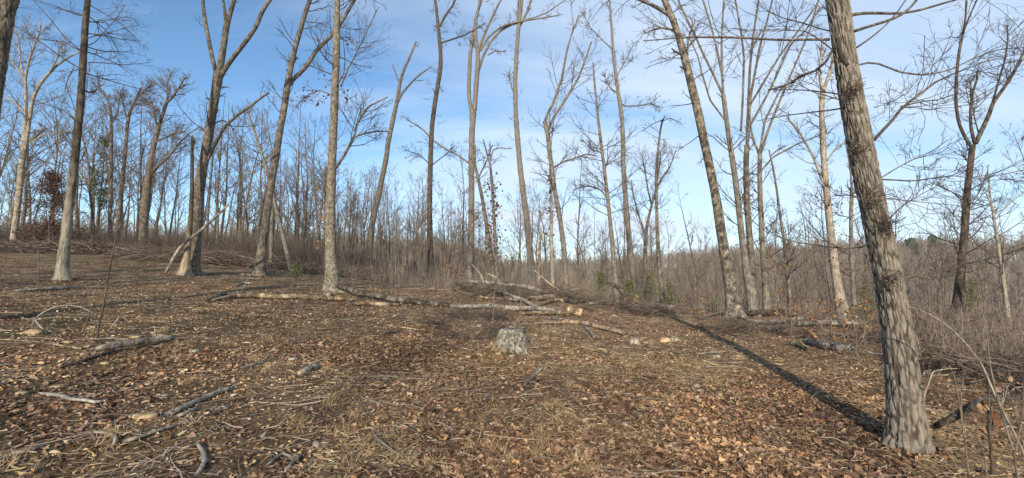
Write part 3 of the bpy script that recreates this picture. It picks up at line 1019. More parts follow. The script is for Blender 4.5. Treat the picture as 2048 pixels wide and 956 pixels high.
traced_tree('pale trunk forking into tall thin stems, first of the clump right of the patchy trunk',
            [(1447, 190, 9), (1453, 240, 10), (1460, 290, 11), (1468, 340, 12), (1476, 400, 13), (1484, 478, 14), (1493, 540, 16), (1503, 600, 19)],
            [[(1447, 195, 6), (1444, 140, 5.5), (1443, 90, 5), (1445, 40, 4.5), (1448, -3, 4)],
             [(1447, 192, 5.5), (1425, 145, 5), (1405, 105, 5), (1390, 70, 4.5), (1372, 35, 4), (1355, -3, 4)],
             [(1446, 160, 4.5), (1432, 90, 4.5), (1420, 45, 4), (1405, -3, 4)],
             [(1450, 240, 4), (1420, 200, 4), (1405, 150, 3.5), (1395, 110, 3), (1380, 80, 2)]],
            d=16.5, mat='tan', n1=14, l1=1.6, t0=.4, sides=16, step=.08, n2=4, n3=2)
t, d, bs = traced_tree('straight middle trunk of the clump, ringed by reddish leaves at mid height',
            [(1494, 290, 11), (1492, 350, 12), (1494, 410, 13), (1499, 478, 14), (1506, 560, 15), (1508, 600, 16)],
            [[(1494, 295, 7), (1497, 200, 6), (1500, 130, 5.5), (1508, 60, 5), (1518, -3, 4)],
             [(1496, 280, 7), (1500, 200, 6), (1520, 90, 5), (1535, 40, 4.5), (1545, -3, 4)],
             [(1482, 260, 5), (1486, 190, 5), (1488, 110, 4.5), (1480, 50, 4), (1470, -3, 4)],
             [(1500, 210, 5), (1530, 160, 5), (1560, 110, 4.5), (1590, 70, 4), (1630, 15, 4), (1640, -3, 3)],
             [(1498, 255, 5), (1540, 180, 5), (1580, 90, 4.5), (1612, 60, 4), (1640, 15, 4)]],
            d=17.5, mat='grey', n1=16, l1=1.5, t0=.4, sides=14, step=.08, n2=4, n3=2)
leaf_patch(t, bs, d, [(1494, 395), (1500, 402), (1488, 400), (1492, 415), (1502, 390)], 14, 6)
traced_tree('pale right trunk of the clump, splitting wide above mid height',
            [(1520, 300, 9), (1519, 350, 10), (1521, 410, 11), (1524, 478, 12), (1530, 560, 14), (1533, 600, 15)],
            [[(1519, 315, 6), (1516, 300, 6), (1508, 285, 5), (1500, 250, 4.5), (1496, 215, 4)], [(1521, 305, 6), (1540, 250, 5.5), (1560, 200, 5), (1590, 130, 4.5), (1620, 60, 4), (1638, -3, 4)],
             [(1524, 340, 4), (1545, 315, 4), (1590, 290, 3.5), (1640, 270, 3)], [(1520, 300, 5), (1530, 240, 5), (1560, 180, 4), (1600, 150, 3)]],
            d=18.5, mat='tan', n1=14, l1=1.6, t0=.35, sides=14, step=.08, n2=4, n3=2)
traced_tree('very thin pale trunk with a bent top, standing just right of the clump',
            [(1538, 300, 3), (1545, 330, 4), (1552, 370, 4.5), (1560, 430, 5.5), (1568, 478, 7), (1575, 540, 8), (1580, 600, 9)],
            [[(1541, 312, 2.5), (1555, 300, 2.5), (1575, 290, 2)]], d=18, mat='grey', n1=16, l1=1.3, t0=.2, sides=10, step=.1, n2=3)
t, d, bs = traced_tree('pale thick-based tree forking near its top, left of the big furrowed trunk',
            [(1646, 178, 12), (1643, 215, 12), (1645, 260, 12), (1646, 300, 13), (1651, 360, 14), (1657, 420, 15), (1663, 478, 17), (1670, 540, 19), (1678, 585, 21), (1682, 606, 25)],
            [[(1645, 180, 8), (1640, 160, 7), (1639, 140, 6.5), (1642, 110, 6), (1645, 85, 5)], [(1648, 178, 8), (1656, 155, 8), (1662, 135, 7), (1668, 110, 6)],
             [(1655, 395, 6), (1649, 375, 6), (1640, 350, 5.5), (1625, 310, 5), (1600, 265, 4.5), (1575, 235, 4)],
             [(1655, 320, 4), (1672, 295, 3.5), (1690, 285, 3)]],
            d=19, mat='pale', n1=18, l1=1.6, t0=.3, sides=18, step=.08, n2=4, n3=2)
leaf_patch(t, bs, d, [(1630, 400), (1645, 405), (1675, 415), (1690, 440), (1670, 430), (1625, 390), (1685, 460), (1680, 500), (1660, 520), (1700, 540), (1690, 525)], 12, 9)
traced_tree('slim pale trunk half hidden behind the big furrowed trunk',
            [(1704, 375, 8), (1702, 430, 8.5), (1703, 500, 9), (1705, 560, 10), (1708, 600, 11)], [[(1704, 378, 5), (1700, 330, 4), (1690, 280, 3)]],
            d=20, mat='tan', n1=10, l1=1.3, t0=.3, sides=12, step=.1)
traced_tree('dark trunk forking into a wide cup of limbs, far right',
            [(1945, 290, 14), (1938, 350, 15), (1933, 400, 16), (1928, 478, 17.5), (1922, 540, 20), (1916, 600, 22), (1912, 630, 24), (1909, 657, 32)],
            [[(1942, 292, 9), (1932, 278, 9), (1918, 250, 8), (1911, 205, 8), (1913, 150, 7.5), (1918, 105, 7), (1926, 65, 6), (1931, 40, 5), (1933, -3, 5)],
             [(1926, 66, 5), (1938, 35, 4.5), (1955, -3, 4)],
             [(1948, 282, 9), (1942, 255, 8), (1941, 220, 7), (1945, 185, 6), (1954, 160, 5), (1954, 142, 4)], [(1942, 190, 5), (1941, 165, 4.5), (1950, 150, 4)],
             [(1952, 285, 12), (1964, 260, 12), (1978, 230, 11), (1986, 205, 10), (2005, 180, 9), (2025, 150, 8), (2040, 120, 7), (2065, 70, 6)],
             [(1985, 205, 6), (1998, 160, 5), (2010, 120, 4.5), (2016, 80, 4), (2014, 50, 3)],
             [(1958, 268, 4), (1950, 240, 3.5), (1946, 215, 3)]],
            mat='dark', n1=26, l1=1.8, t0=.35, sides=24, step=.06, n2=4, n3=3, ext=4)
traced_tree('thin trunk with a white lower half, behind the slash at the right edge',
            [(1976, 340, 3), (1980, 390, 4), (1987, 430, 6), (1996, 490, 8), (2004, 540, 9), (2012, 600, 10), (2017, 640, 12)],
            [[(1985, 420, 3), (1970, 380, 2.5), (1955, 340, 2)], [(1990, 440, 3), (2015, 410, 2.5), (2048, 385, 2)]],
            d=14.5, mat='pale', n1=30, l1=2.0, t0=.3, sides=12, step=.1, n2=4, n3=2, up=.05, flat=.5)
traced_tree('near tree trunk cut by the left edge, only its leaning top in view',
            [(14, -4, 46), (2, 60, 48), (-12, 150, 50), (-28, 260, 52), (-45, 380, 56), (-60, 520, 60), (-70, 640, 68)], [],
            d=6.6, mat='midgrey', n1=12, l1=1.4, t0=.5, sides=64, ridges=.014, step=.035, ext=6, rough=.04)
# left woodland individuals
traced_tree('pale double-stemmed tree with a broad crown at the left edge of the woods',
            [(52, 235, 11), (50, 270, 13), (47, 300, 15), (42, 345, 15), (38, 390, 15), (33, 430, 16), (27, 478, 17), (25, 510, 18)],
            [[(50, 300, 9), (56, 260, 9), (62, 220, 9), (66, 195, 9), (80, 168, 8), (95, 150, 7), (112, 132, 6), (140, 112, 5), (160, 104, 3)],
             [(52, 240, 8), (52, 190, 8), (50, 160, 7), (58, 120, 6), (68, 95, 5), (80, 60, 4), (82, 40, 2)], [(50, 165, 6), (42, 130, 5), (38, 90, 4), (30, 55, 3)],
             [(100, 143, 5), (113, 120, 4), (122, 90, 3), (132, 70, 2)], [(50, 290, 6), (62, 280, 6), (75, 270, 6), (85, 256, 5)],
             [(48, 225, 6), (30, 205, 5), (5, 190, 4), (-20, 170, 3)], [(50, 160, 5), (30, 130, 4), (18, 110, 3), (5, 90, 2)],
             [(60, 285, 4), (90, 268, 3.5), (120, 268, 3), (140, 262, 2)]],
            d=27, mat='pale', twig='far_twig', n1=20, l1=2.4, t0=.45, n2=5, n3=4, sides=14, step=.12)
traced_tree('stout dark-based tree with a rounded crown in the left woods',
            [(340, 170, 4), (336, 195, 6), (325, 230, 8), (313, 270, 10), (303, 310, 12), (298, 345, 16), (292, 390, 19), (288, 440, 20), (286, 500, 22)],
            [[(303, 345, 7), (315, 333, 6.5), (330, 320, 6), (345, 305, 5), (355, 290, 4), (375, 270, 3), (400, 252, 2)],
             [(332, 208, 5), (345, 195, 4.5), (358, 175, 4), (370, 155, 3)], [(316, 260, 5), (310, 235, 4), (305, 205, 3)],
             [(310, 285, 5), (345, 268, 4), (370, 262, 3)], [(335, 200, 4), (335, 165, 3), (342, 145, 2)]],
            d=29, mat='far', twig='far_twig', n1=44, l1=2.6, t0=.35, n2=4, n3=3, sides=14, step=.12)
traced_tree('slender tree with a crooked top in the left woods, left of the stout one',
            [(282, 175, 4), (272, 200, 6), (262, 215, 7), (255, 245, 8), (253, 280, 8), (248, 330, 9), (243, 380, 10), (238, 430, 11), (236, 500, 12)],
            [[(272, 200, 4), (290, 180, 3.5), (305, 165, 3)], [(256, 245, 4), (248, 215, 3), (240, 180, 2)], [(262, 215, 4), (280, 205, 3), (300, 205, 2)]],
            d=31, mat='far', twig='far_twig', n1=44, l1=2.6, t0=.35, n2=4, n3=3, sides=12, step=.12)
traced_tree('pale pole of a tree with bowed crown limbs in the woods nearest the dark trunk',
            [(205, 180, 4), (216, 200, 5), (222, 225, 6), (223, 265, 7), (222, 330, 9), (221, 400, 9), (219, 500, 11)],
            [[(216, 200, 3), (202, 185, 3), (195, 150, 2)], [(223, 250, 3), (235, 225, 2.5), (240, 190, 2)]],
            d=29, mat='far', twig='far_twig', n1=44, l1=2.6, t0=.35, n2=4, n3=3, sides=12, step=.12)
t, d, bs = traced_tree('pole tree with a dead forked top, draped in dark red vine leaves',
            [(966, 278, 2), (972, 300, 3.5), (981, 330, 4.5), (984, 370, 5), (988, 430, 6), (991, 490, 7), (994, 545, 8)],
            [[(981, 318, 3), (986, 300, 2.5), (1000, 295, 2), (1024, 298, 1.5)], [(980, 312, 2.5), (980, 286, 2)]],
            d=25, mat='grey', n1=5, l1=.8, t0=.3, n2=2, n3=0)
leaf_patch(t, bs, d, [(984 + (y - 350) * .05 + rng.normal(0, 1 + (y - 350) * .06), y) for y in range(355, 520, 6)], 9, 7, 'dark_leaf', (.11, .18), 'vine_leaves')
traced_tree('thin trunk curving left behind the vase-shaped tree',
            [(950, 290, 4), (949, 325, 5), (956, 355, 6), (965, 400, 7), (973, 450, 8), (980, 500, 8), (986, 545, 9)], [[(957, 355, 4), (972, 325, 3), (985, 290, 2)]],
            d=26, mat='grey', n1=14, l1=1.5, t0=.3)
traced_tree('broken pole stump standing behind the brush pile',
            [(1081, 458, 4), (1080, 475, 5), (1079, 500, 6), (1078, 540, 7), (1078, 560, 8)], [], d=22, mat='barkless', dead=True, n1=0, name='snag', cat='snag')
traced_tree('rounded fine-twigged tree behind the slender tapering trunk',
            [(1352, 300, 2), (1340, 335, 3), (1320, 360, 4), (1303, 410, 5), (1294, 450, 6), (1291, 490, 7), (1290, 530, 8)],
            [[(1303, 410, 4), (1296, 380, 3.5), (1290, 340, 3), (1284, 310, 2)], [(1312, 380, 3), (1318, 340, 3), (1322, 300, 2)], [(1291, 470, 4), (1277, 430, 3.5), (1268, 395, 3), (1262, 360, 2)]],
            d=34, mat='far', twig='far_twig', n1=32, l1=2.6, t0=.35, n2=4, n3=3, up=.2, a1=(.5, 1.0), sides=10, step=.15)
traced_tree('pale thin leaning tree behind the slim trunk with the long right limb',
            [(492, 215, 4), (505, 250, 5), (518, 290, 6), (532, 335, 7), (541, 370, 8)], [[(541, 372, 7), (545, 420, 8), (543, 480, 9), (541, 540, 10)], [(507, 255, 3), (485, 245, 2), (470, 225, 1.5)]],
            d=24, mat='tan', n1=14, l1=1.5, t0=.5)
t, d, bs = traced_tree('trunk clad in rusty vine leaves behind the straight grey trunk',
            [(650, 340, 4), (651, 380, 6), (652, 430, 8), (651, 490, 9), (650, 545, 10)], [], d=26, mat='far', twig='far_twig', n1=20, l1=2.0, t0=.4)
leaf_patch(t, bs, d, [(648, y) for y in range(430, 500, 7)], 12, 6, 'rust_leaf', (.1, .16), 'vine_leaves')

# ------------------------------------------------------------------ woodland beyond: prototypes then copies
def grown_tree(label, h, wander, group, nl=16, a1=(.45, 1.0), l1=.34, bare=.35, mat='far', twig='far_twig', name='woodland_tree', lean=.04, rmin=.006, nn=(5, 4)):
    root = thing(name, label, 'tree', (0, 0, 0), group)
    n = 9
    P = np.zeros((n, 3))
    dd = np.array([rng.normal(0, lean), rng.normal(0, lean), 1.0])
    for k in range(1, n):
        P[k] = P[k - 1] + dd / np.linalg.norm(dd) * h / (n - 1)
        dd = dd + np.array([rng.normal(0, wander), rng.normal(0, wander), 0])
    R = h * .0095 * (1 - .93 * np.linspace(0, 1, n) ** .85) + .004
    P0 = P.copy()
    P0[0] -= np.array([0, 0, .4])
    mb = MB()
    stem(mb, P0, R, 7, .06, 0, .35, seed=int(rng.integers(999)))
    mb.build('trunk', M[mat], root)
    tw = MB()
    pp, rr = resample(P, R, 14)
    P1, R1 = spawn(pp[None], rr[None], nl, bare, .97, a1[0], a1[1], h * l1, 6, .13, .13, .55, rmin * 2, .05)
    tubes(tw, P1, R1, 4)
    L1 = np.linalg.norm(P1[:, -1] - P1[:, 0], axis=1)
    P2, R2 = spawn(P1, R1, nn[0], .2, .97, .35, .95, L1 * .5, 5, .1, .15, .6, rmin * 1.3, .02)
    tubes(tw, P2, R2, 3)
    L2 = np.linalg.norm(P2[:, -1] - P2[:, 0], axis=1)
    P3, R3 = spawn(P2, R2, nn[1], .15, .97, .35, .95, L2 * .5, 4, .06, .15, .7, rmin, .008)
    tubes(tw, P3, R3, 3)
    tw.build('crown', M[twig], root)['kind'] = 'stuff'
    return root


def copy_thing(src, loc, rz, s, label=None, group=None, tilt=(0, 0)):
    r = src.copy()
    COL.objects.link(r)
    r.location = tuple(map(float, loc))
    r.rotation_euler = (tilt[0], tilt[1], rz)
    r.scale = (s, s, s)
    if label:
        r['label'] = label
    if group:
        r['group'] = group
    for ch in src.children:
        c = ch.copy()
        COL.objects.link(c)
        c.parent = r
        for gch in ch.children:
            q = gch.copy()
            COL.objects.link(q)
            q.parent = c
    return r


LANDMARKS = [(-400, 'the left edge'), (27, 'the pale double-stemmed tree'), (127, 'the dark straight trunk'), (286, 'the stout dark-based tree'), (377, 'the snag'),
             (523, 'the slim leaning trunk'), (662, 'the straight grey trunk'), (741, 'the slim dead tree'), (860, 'the wavy dark trunk'), (942, 'the vase-shaped tree'),
             (1058, 'the russet-leaved trunk'), (1126, 'the crooked forked tree'), (1224, 'the thin light trunk'), (1262, 'the slender tapering trunk'),
             (1316, 'the bent-tipped pole'), (1446, 'the patchy leaning trunk'), (1490, 'the clump of pale stems'), (1668, 'the pale thick-based tree'), (1757, 'the big furrowed trunk'),
             (1928, 'the cup-forked trunk'), (2400, 'the right edge')]
ORD = ['nearest', 'second nearest', 'third nearest', 'fourth nearest', 'fifth nearest', 'sixth nearest', 'seventh nearest', 'eighth nearest', 'ninth nearest', 'tenth nearest'] + \
      [w + ' nearest' for w in ('eleventh', 'twelfth', 'thirteenth', 'fourteenth', 'fifteenth', 'sixteenth', 'seventeenth', 'eighteenth', 'nineteenth', 'twentieth',
                                'twenty-first', 'twenty-second', 'twenty-third', 'twenty-fourth', 'twenty-fifth', 'twenty-sixth', 'twenty-seventh', 'twenty-eighth', 'twenty-ninth', 'thirtieth', 'thirty-first', 'thirty-second', 'thirty-third', 'thirty-fourth', 'thirty-fifth', 'thirty-sixth', 'thirty-seventh', 'thirty-eighth',
                                'thirty-ninth', 'fortieth')]
NTH = ['first', 'second'] + [w.split(' ')[0] for w in ORD[2:]]
WOOD = []
LW = 'slim bare tree in the dense woods along the left side of the clearing'
CW = 'bare tree in the thin woods beyond the crest, left of the vase-shaped tree'
RW = 'bare tree on the slope below the crest, among the right-hand woods'
protos = []
for k in range(10):
    pr_ = grown_tree(LW, 13.0 + (k % 4), .07, 'bare trees of the left woods', nl=15 + 2 * (k % 3), bare=(.25, .4, .5)[k % 3], l1=(.22, .3, .26)[k % 3])
    protos.append(pr_)
used = set()


def forest(n, xr, yr, urange, label, group, smin, smax, mind=1.6):
    put = []
    tries = 0
    while len(put) < n and tries < 20000:
        tries += 1
        y = rng.uniform(*yr)
        u = rng.uniform(*urange)
        x = u * y
        if not (xr[0] < x < xr[1]):
            continue
        if any((x - a) ** 2 + (y - b) ** 2 < mind ** 2 for a, b in put):
            continue
        put.append((x, y))
    for (x, y) in put:
        k = int(rng.integers(len(protos)))
        loc = (x, y, float(ground_z(x, y)))
        rz = rng.uniform(0, 6.28)
        s = rng.uniform(smin, smax)
        tl = (rng.normal(0, .03), rng.normal(0, .03))
        WOOD.append((x, y))
        if k not in used:
            used.add(k)
            r = protos[k]
            WOOD[-1] = (x, y, r)
            r.location = loc
            r.rotation_euler = (tl[0], tl[1], rz)
            r.scale = (s, s, s)
            r['label'] = label
            r['group'] = group
        else:
            WOOD[-1] = (x, y, copy_thing(protos[k], loc, rz, s, label, group, tl))


forest(95, (-80, -6), (27, 62), (-1.45, -.42), LW, 'bare trees of the left woods', .62, 1.0)
forest(62, (-40, 0), (38, 80), (-.62, -.14), CW, 'bare trees beyond the crest', .62, .95)
forest(85, (-14, 60), (30, 85), (-.16, .95), RW, 'bare trees on the slope below the crest', .5, .95, 2.6)
forest(26, (10, 60), (26, 70), (.55, 1.4), RW, 'bare trees on the slope below the crest', .4, .75, 3.0)

gaps = {}
for (x, y, r) in WOOD:
    px = 1024 + F * x / y
    gaps.setdefault(max(k for k, (lx, _) in enumerate(LANDMARKS) if lx < px or k == 0), []).append((math.hypot(x, y), r))
for k, lst in gaps.items():
    lst.sort(key=lambda q: q[0])
    for q, (_, r) in enumerate(lst):
        r['label'] = ORD[min(q, len(ORD) - 1)] + ' woodland tree between ' + LANDMARKS[k][1] + ' and ' + LANDMARKS[min(k + 1, len(LANDMARKS) - 1)][1]
    print('gap', LANDMARKS[k], len(lst))


def gn_scatter(name, pts, rot, scl, kind, objs, mat=None):
    me = bpy.data.meshes.new(name)
    me.vertices.add(len(pts))
    me.vertices.foreach_set('co', np.asarray(pts, np.float32).ravel())
    for nm, ty, arr in (('rz', 'FLOAT', rot), ('sc', 'FLOAT', scl), ('kd', 'INT', kind)):
        a = me.attributes.new(nm, ty, 'POINT')
        a.data.foreach_set('value', np.asarray(arr, np.int32 if ty == 'INT' else np.float32))
    ob = bpy.data.objects.new(name, me)
    COL.objects.link(ob)
    ng = bpy.data.node_groups.new(name + '_nodes', 'GeometryNodeTree')
    ng.interface.new_socket('Geometry', in_out='INPUT', socket_type='NodeSocketGeometry')
    ng.interface.new_socket('Geometry', in_out='OUTPUT', socket_type='NodeSocketGeometry')
    N, L = ng.nodes, ng.links
    gi, go = N.new('NodeGroupInput'), N.new('NodeGroupOutput')
    jn = N.new('GeometryNodeJoinGeometry')

    def na(nm, ty):
        q = N.new('GeometryNodeInputNamedAttribute')
        q.data_type = ty
        q.inputs[0].default_value = nm
        return q.outputs[0]
    cr = N.new('ShaderNodeCombineXYZ')
    L.new(na('rz', 'FLOAT'), cr.inputs[2])
    cs = N.new('ShaderNodeCombineXYZ')
    sc_ = na('sc', 'FLOAT')
    for q in range(3):
        L.new(sc_, cs.inputs[q])
    kd = na('kd', 'INT')
    for q, so in enumerate(objs):
        oi = N.new('GeometryNodeObjectInfo')
        oi.inputs['Object'].default_value = so
        cmp_ = N.new('FunctionNodeCompare')
        cmp_.data_type = 'INT'
        cmp_.operation = 'EQUAL'
        L.new(kd, cmp_.inputs[2])
        cmp_.inputs[3].default_value = q
        ip = N.new('GeometryNodeInstanceOnPoints')
        L.new(gi.outputs[0], ip.inputs['Points'])
        L.new(cmp_.outputs[0], ip.inputs['Selection'])
        L.new(oi.outputs['Geometry'], ip.inputs['Instance'])
        L.new(cr.outputs[0], ip.inputs['Rotation'])
        L.new(cs.outputs[0], ip.inputs['Scale'])
        L.new(ip.outputs[0], jn.inputs[0])
    L.new(jn.outputs[0], go.inputs[0])
    md = ob.modifiers.new('scatter', 'NODES')
    md.node_group = ng
    return ob


def loose(name, mb, mat):
    """A mesh kept only as the source of a scatter (not linked to the scene)."""
    o = mb.build(name, mat)
    COL.objects.unlink(o)
    return o


# far wood on the opposite hill
far_src = []
for k in range(5):
    h = rng.uniform(10, 13)
    mb = MB()
    P = np.stack([rng.normal(0, .12, 6).cumsum(), rng.normal(0, .12, 6).cumsum(), np.linspace(-.5, h, 6)], 1)
    R = np.linspace(.13, .03, 6)
    tubes(mb, P[None], R[None], 5)
    P1, R1 = spawn(P[None], R[None], 16, .3, .97, .4, 1.0, h * .32, 5, .14, .14, .6, .03, .06)
    tubes(mb, P1, R1, 3)
    L1 = np.linalg.norm(P1[:, -1] - P1[:, 0], axis=1)
    P2, R2 = spawn(P1, R1, 6, .15, .97, .35, .95, L1 * .5, 4, .1, .15, .7, .017, .025)
    tubes(mb, P2, R2, 3)
    L2 = np.linalg.norm(P2[:, -1] - P2[:, 0], axis=1)
    P3, R3 = spawn(P2, R2, 3, .15, .97, .35, .95, L2 * .5, 3, .1, .15, .8, .012, .015)
    tubes(mb, P3, R3, 3)
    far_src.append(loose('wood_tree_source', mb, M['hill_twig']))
for k in range(5):
    h = rng.uniform(11, 14)
    mb = MB()
    P = np.stack([rng.normal(0, .16, 7).cumsum(), rng.normal(0, .16, 7).cumsum(), np.linspace(-.5, h, 7)], 1)
    R = np.linspace(.10, .015, 7) * rng.uniform(.7, 1.2)
    tubes(mb, P[None], R[None], 5)
    P1, R1 = spawn(P[None], R[None], 15, .38, .97, .4, .9, h * .26, 6, .14, .12, .5, .012, .035)
    tubes(mb, P1, R1, 3)
    L1 = np.linalg.norm(P1[:, -1] - P1[:, 0], axis=1)
    P2, R2 = spawn(P1, R1, 5, .15, .97, .35, .9, L1 * .5, 5, .1, .14, .7, .008, .014)
    tubes(mb, P2, R2, 3)
    L2 = np.linalg.norm(P2[:, -1] - P2[:, 0], axis=1)
    P3, R3 = spawn(P2, R2, 4, .15, .97, .35, .9, L2 * .55, 4, .06, .15, .8, .006, .008)
    tubes(mb, P3, R3, 3)
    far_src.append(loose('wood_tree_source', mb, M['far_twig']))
NF = 9000
yy = rng.uniform(0, 1, NF)
R_ = 75 + 215 * yy ** .8
A_ = rng.uniform(-1.0, 1.05, NF)
X_, Y_ = R_ * np.sin(A_), R_ * np.cos(A_)
keep = (A_ > -.62) | (rng.uniform(0, 1, NF) < .5)
keep &= rng.uniform(0, 1, NF) < np.where(R_ < 110, .45, 1)
X_, Y_ = X_[keep], Y_[keep]
pts = np.stack([X_, Y_, ground_z(X_, Y_)], 1)
SC = rng.uniform(.5, .85, len(pts))
KD = rng.integers(0, 5, len(pts))
for n_, r0_, r1_, a0_, a1_, s0_ in ((120, 55, 110, -.52, -.02, .75), (75, 52, 100, -.05, .6, .75), (34, 44, 90, .6, 1.05, .6)):      # nearer ranks of the same wood, in the valley
    rr_, aa_ = rng.uniform(r0_, r1_, n_), rng.uniform(a0_, a1_, n_)
    xx_, yy_ = rr_ * np.sin(aa_), rr_ * np.cos(aa_)
    pts = np.concatenate([pts, np.stack([xx_, yy_, ground_z(xx_, yy_)], 1)])
    SC = np.concatenate([SC, rng.uniform(s0_, 1.2, n_)])
    KD = np.concatenate([KD, rng.integers(5, 10, n_)])
fw = gn_scatter('distant_woods', pts, rng.uniform(0, 6.28, len(pts)), SC, KD, far_src)
stuff(fw, 'grey-brown bare woods covering the hill across the valley', 'woods')

# undergrowth thicket: clumps of thin stems behind the crest
th_src = []
for k in range(5):
    mb = MB()
    ns = 16
    b0 = np.stack([rng.normal(0, .55, ns), rng.normal(0, .55, ns), np.full(ns, -.1)], 1)
    hh = rng.uniform(.9, 2.6, ns)
    dr = np.stack([rng.normal(0, .2, ns), rng.normal(0, .2, ns), np.ones(ns)], 1)
    P = b0[:, None, :] + dr[:, None, :] * (np.linspace(0, 1, 5)[None, :, None] * hh[:, None, None]) + rng.normal(0, .05, (ns, 5, 3)) * np.linspace(0, 1, 5)[None, :, None]
    R = np.linspace(.010, .004, 5)[None] * rng.uniform(.7, 1.5, (ns, 1))
    tubes(mb, P, R, 3)
    P1, R1 = spawn(P, R, 5, .25, .97, .4, 1.1, hh * .4, 4, .1, .2, .7, .0035, .008)
    tubes(mb, P1, R1, 3)
    P2, R2 = spawn(P1, R1, 2, .2, .97, .4, 1.1, .3, 3, .1, .2, .8, .003, .005)
    tubes(mb, P2, R2, 3)
    th_src.append(loose('thicket_source', mb, M['brush']))


th_shaded = []
for q in th_src:
    c_ = bpy.data.objects.new('shaded_thicket_source', q.data.copy())
    c_.data.materials[0] = M['brush_dark_shaded']  # deep shade at the foot of the left woods, put into the stem colour
    th_shaded.append(c_)


def thicket(name, n, yr, ur, label, smin=.6, smax=1.3, front=None, src=None):
    y = rng.uniform(0, 1, n) ** 1.4 * (yr[1] - yr[0]) + yr[0]
    u = rng.uniform(ur[0], ur[1], n)
    x = u * y
    if front is not None:
        k = y > front(x) + rng.exponential(.9, n) - .4
        x, y = x[k], y[k]
    p = np.stack([x, y, ground_z(x, y)], 1)
    o = gn_scatter(name, p, rng.uniform(0, 6.28, len(p)), rng.uniform(smin, smax, len(p)), rng.integers(0, 5, len(p)), src or th_src)
    stuff(o, label, 'undergrowth')


thicket('undergrowth', 1700, (25.5, 60), (-1.5, -.3), 'brown leafless thicket under the left woods', .5, 1.05, lambda x: 24.5 + 2.5 * sstep(-8, -20, x), th_shaded)
thicket('undergrowth', 430, (22, 60), (-.42, .1), 'brown leafless thicket behind the crest at the centre', .22, .6, lambda x: 22 + 0 * x)
thicket('undergrowth', 560, (18, 60), (.05, 1.5), 'brown leafless thicket behind the felled logs on the right', .22, .6, lambda x: 18.5 - 3 * sstep(8, 16, x))

thicket('undergrowth', 55, (7.6, 17), (.9, 1.3), 'dry upright stems standing in the slash at the right', .25, .5)


# evergreens
def conifer(label, px, py, h, d, mat, name, wid, dens=1.0, group=None, nl=(.05, .11), bare=.1):
    p = at_depth(px, py, d)
    base = np.array([p[0], d, float(ground_z(p[0], d))])
    root = thing(name, label, 'evergreen' if 'brown' not in label else 'conifer', base, group)
    mb = MB()
    P = np.stack([rng.normal(0, .03 * h / 5, 6), rng.normal(0, .03 * h / 5, 6), np.linspace(-.15, h, 6)], 1)
    R = np.linspace(.013 * h + .006, .006, 6)
    stem(mb, P, R, 7, .05, 0, .2, seed=int(rng.integers(99)))
    mb.build('trunk', M['far'], root)
    bm_ = MB()
    nb = int((18 + 9 * h) * dens)
    hb = rng.uniform(bare, .97, nb)
    az = rng.uniform(0, 6.28, nb)
    ln = wid * (1 - hb) ** .7 * rng.uniform(.5, 1.2, nb) + .08 * wid
    a = np.stack([np.zeros(nb), np.zeros(nb), hb * h], 1)
    dirv = np.stack([np.cos(az), np.sin(az), rng.uniform(-.1, .5, nb)], 1)
    tt = np.linspace(0, 1, 4)
    B = a[:, None] + dirv[:, None] * ln[:, None, None] * tt[None, :, None]
    B[:, :, 2] += .12 * ln[:, None] * (tt ** 2)[None]
    tubes(bm_, B, np.linspace(.009, .003, 4)[None].repeat(nb, 0) * (h / 4 + .4), 3)
    bm_.build('branches', M['far'], root)['kind'] = 'stuff'
    nd = MB()
    npb = int(40 * max(1, wid))
    cpos = (B[:, 1:, None, :] + rng.normal(0, 1, (nb, 3, npb // 3, 3)) * (.07 + .05 * wid)).reshape(-1, 3)
    leaf_cloud(nd, cpos, rng.uniform(nl[0], nl[1], len(cpos)) * 1.3, 1.0, 3, .32)
    nd.build('needles', M[mat], root)['kind'] = 'stuff'
    return root


conifer('tall dark green pine in the left woods behind the dark straight trunk', 190, 500, 9.0, 33, 'needle', 'pine_tree', 1.5, .4, nl=(.10, .2), bare=.4)
conifer('bushy browned cedar under the left woods beside the dark straight trunk', 95, 500, 4.8, 26, 'dead_needle', 'cedar_tree', 1.5, 1.6, nl=(.08, .15))
for (x, y, h, dd, lab) in ((592, 552, .7, 17.5, 'small bright green pine seedling left of the straight grey trunk'),
                           (1204, 590, 1.2, 18, 'young yellow-green pine behind the pile of felled logs, left of the dark upturned root'),
                           (1300, 590, 1.5, 18.5, 'young pine between the slender tapering trunk and the bent-tipped pole'),
                           (1258, 600, .9, 17, 'tiny pine seedling beside the slender tapering trunk foot'),
                           (1430, 575, 1.2, 24, 'young pine in the thicket left of the patchy leaning trunk'),
                           (1338, 600, .9, 17.5, 'tiny pine at the foot of the bent-tipped pole'),
                           (1730, 600, 1.5, 18, 'young pine just left of the big furrowed trunk'),
                           (1945, 600, 1.8, 17, 'hazy young pine behind the dark cup-forked trunk')):
    conifer(lab, x, y, h, dd, 'young_needle', 'pine_sapling', .34 * h ** .6, .75, nl=(.04, .09))
for k, (x, dd, s) in enumerate(((1822, 150, 8.5), (1868, 160, 9), (1030, 60, 4.0))):
    conifer('dark evergreen ' + ('on the far hill, left of the cup-forked trunk', 'on the far hill, nearest the cup-forked trunk', 'among the bare trees behind the vase-shaped tree')[k], x, 500, s, dd, 'needle', 'pine_tree', 3.2 if dd > 100 else 1.2, .8, 'evergreens in the far woods', nl=(.4, .8) if dd > 100 else (.12, .2), bare=.4)


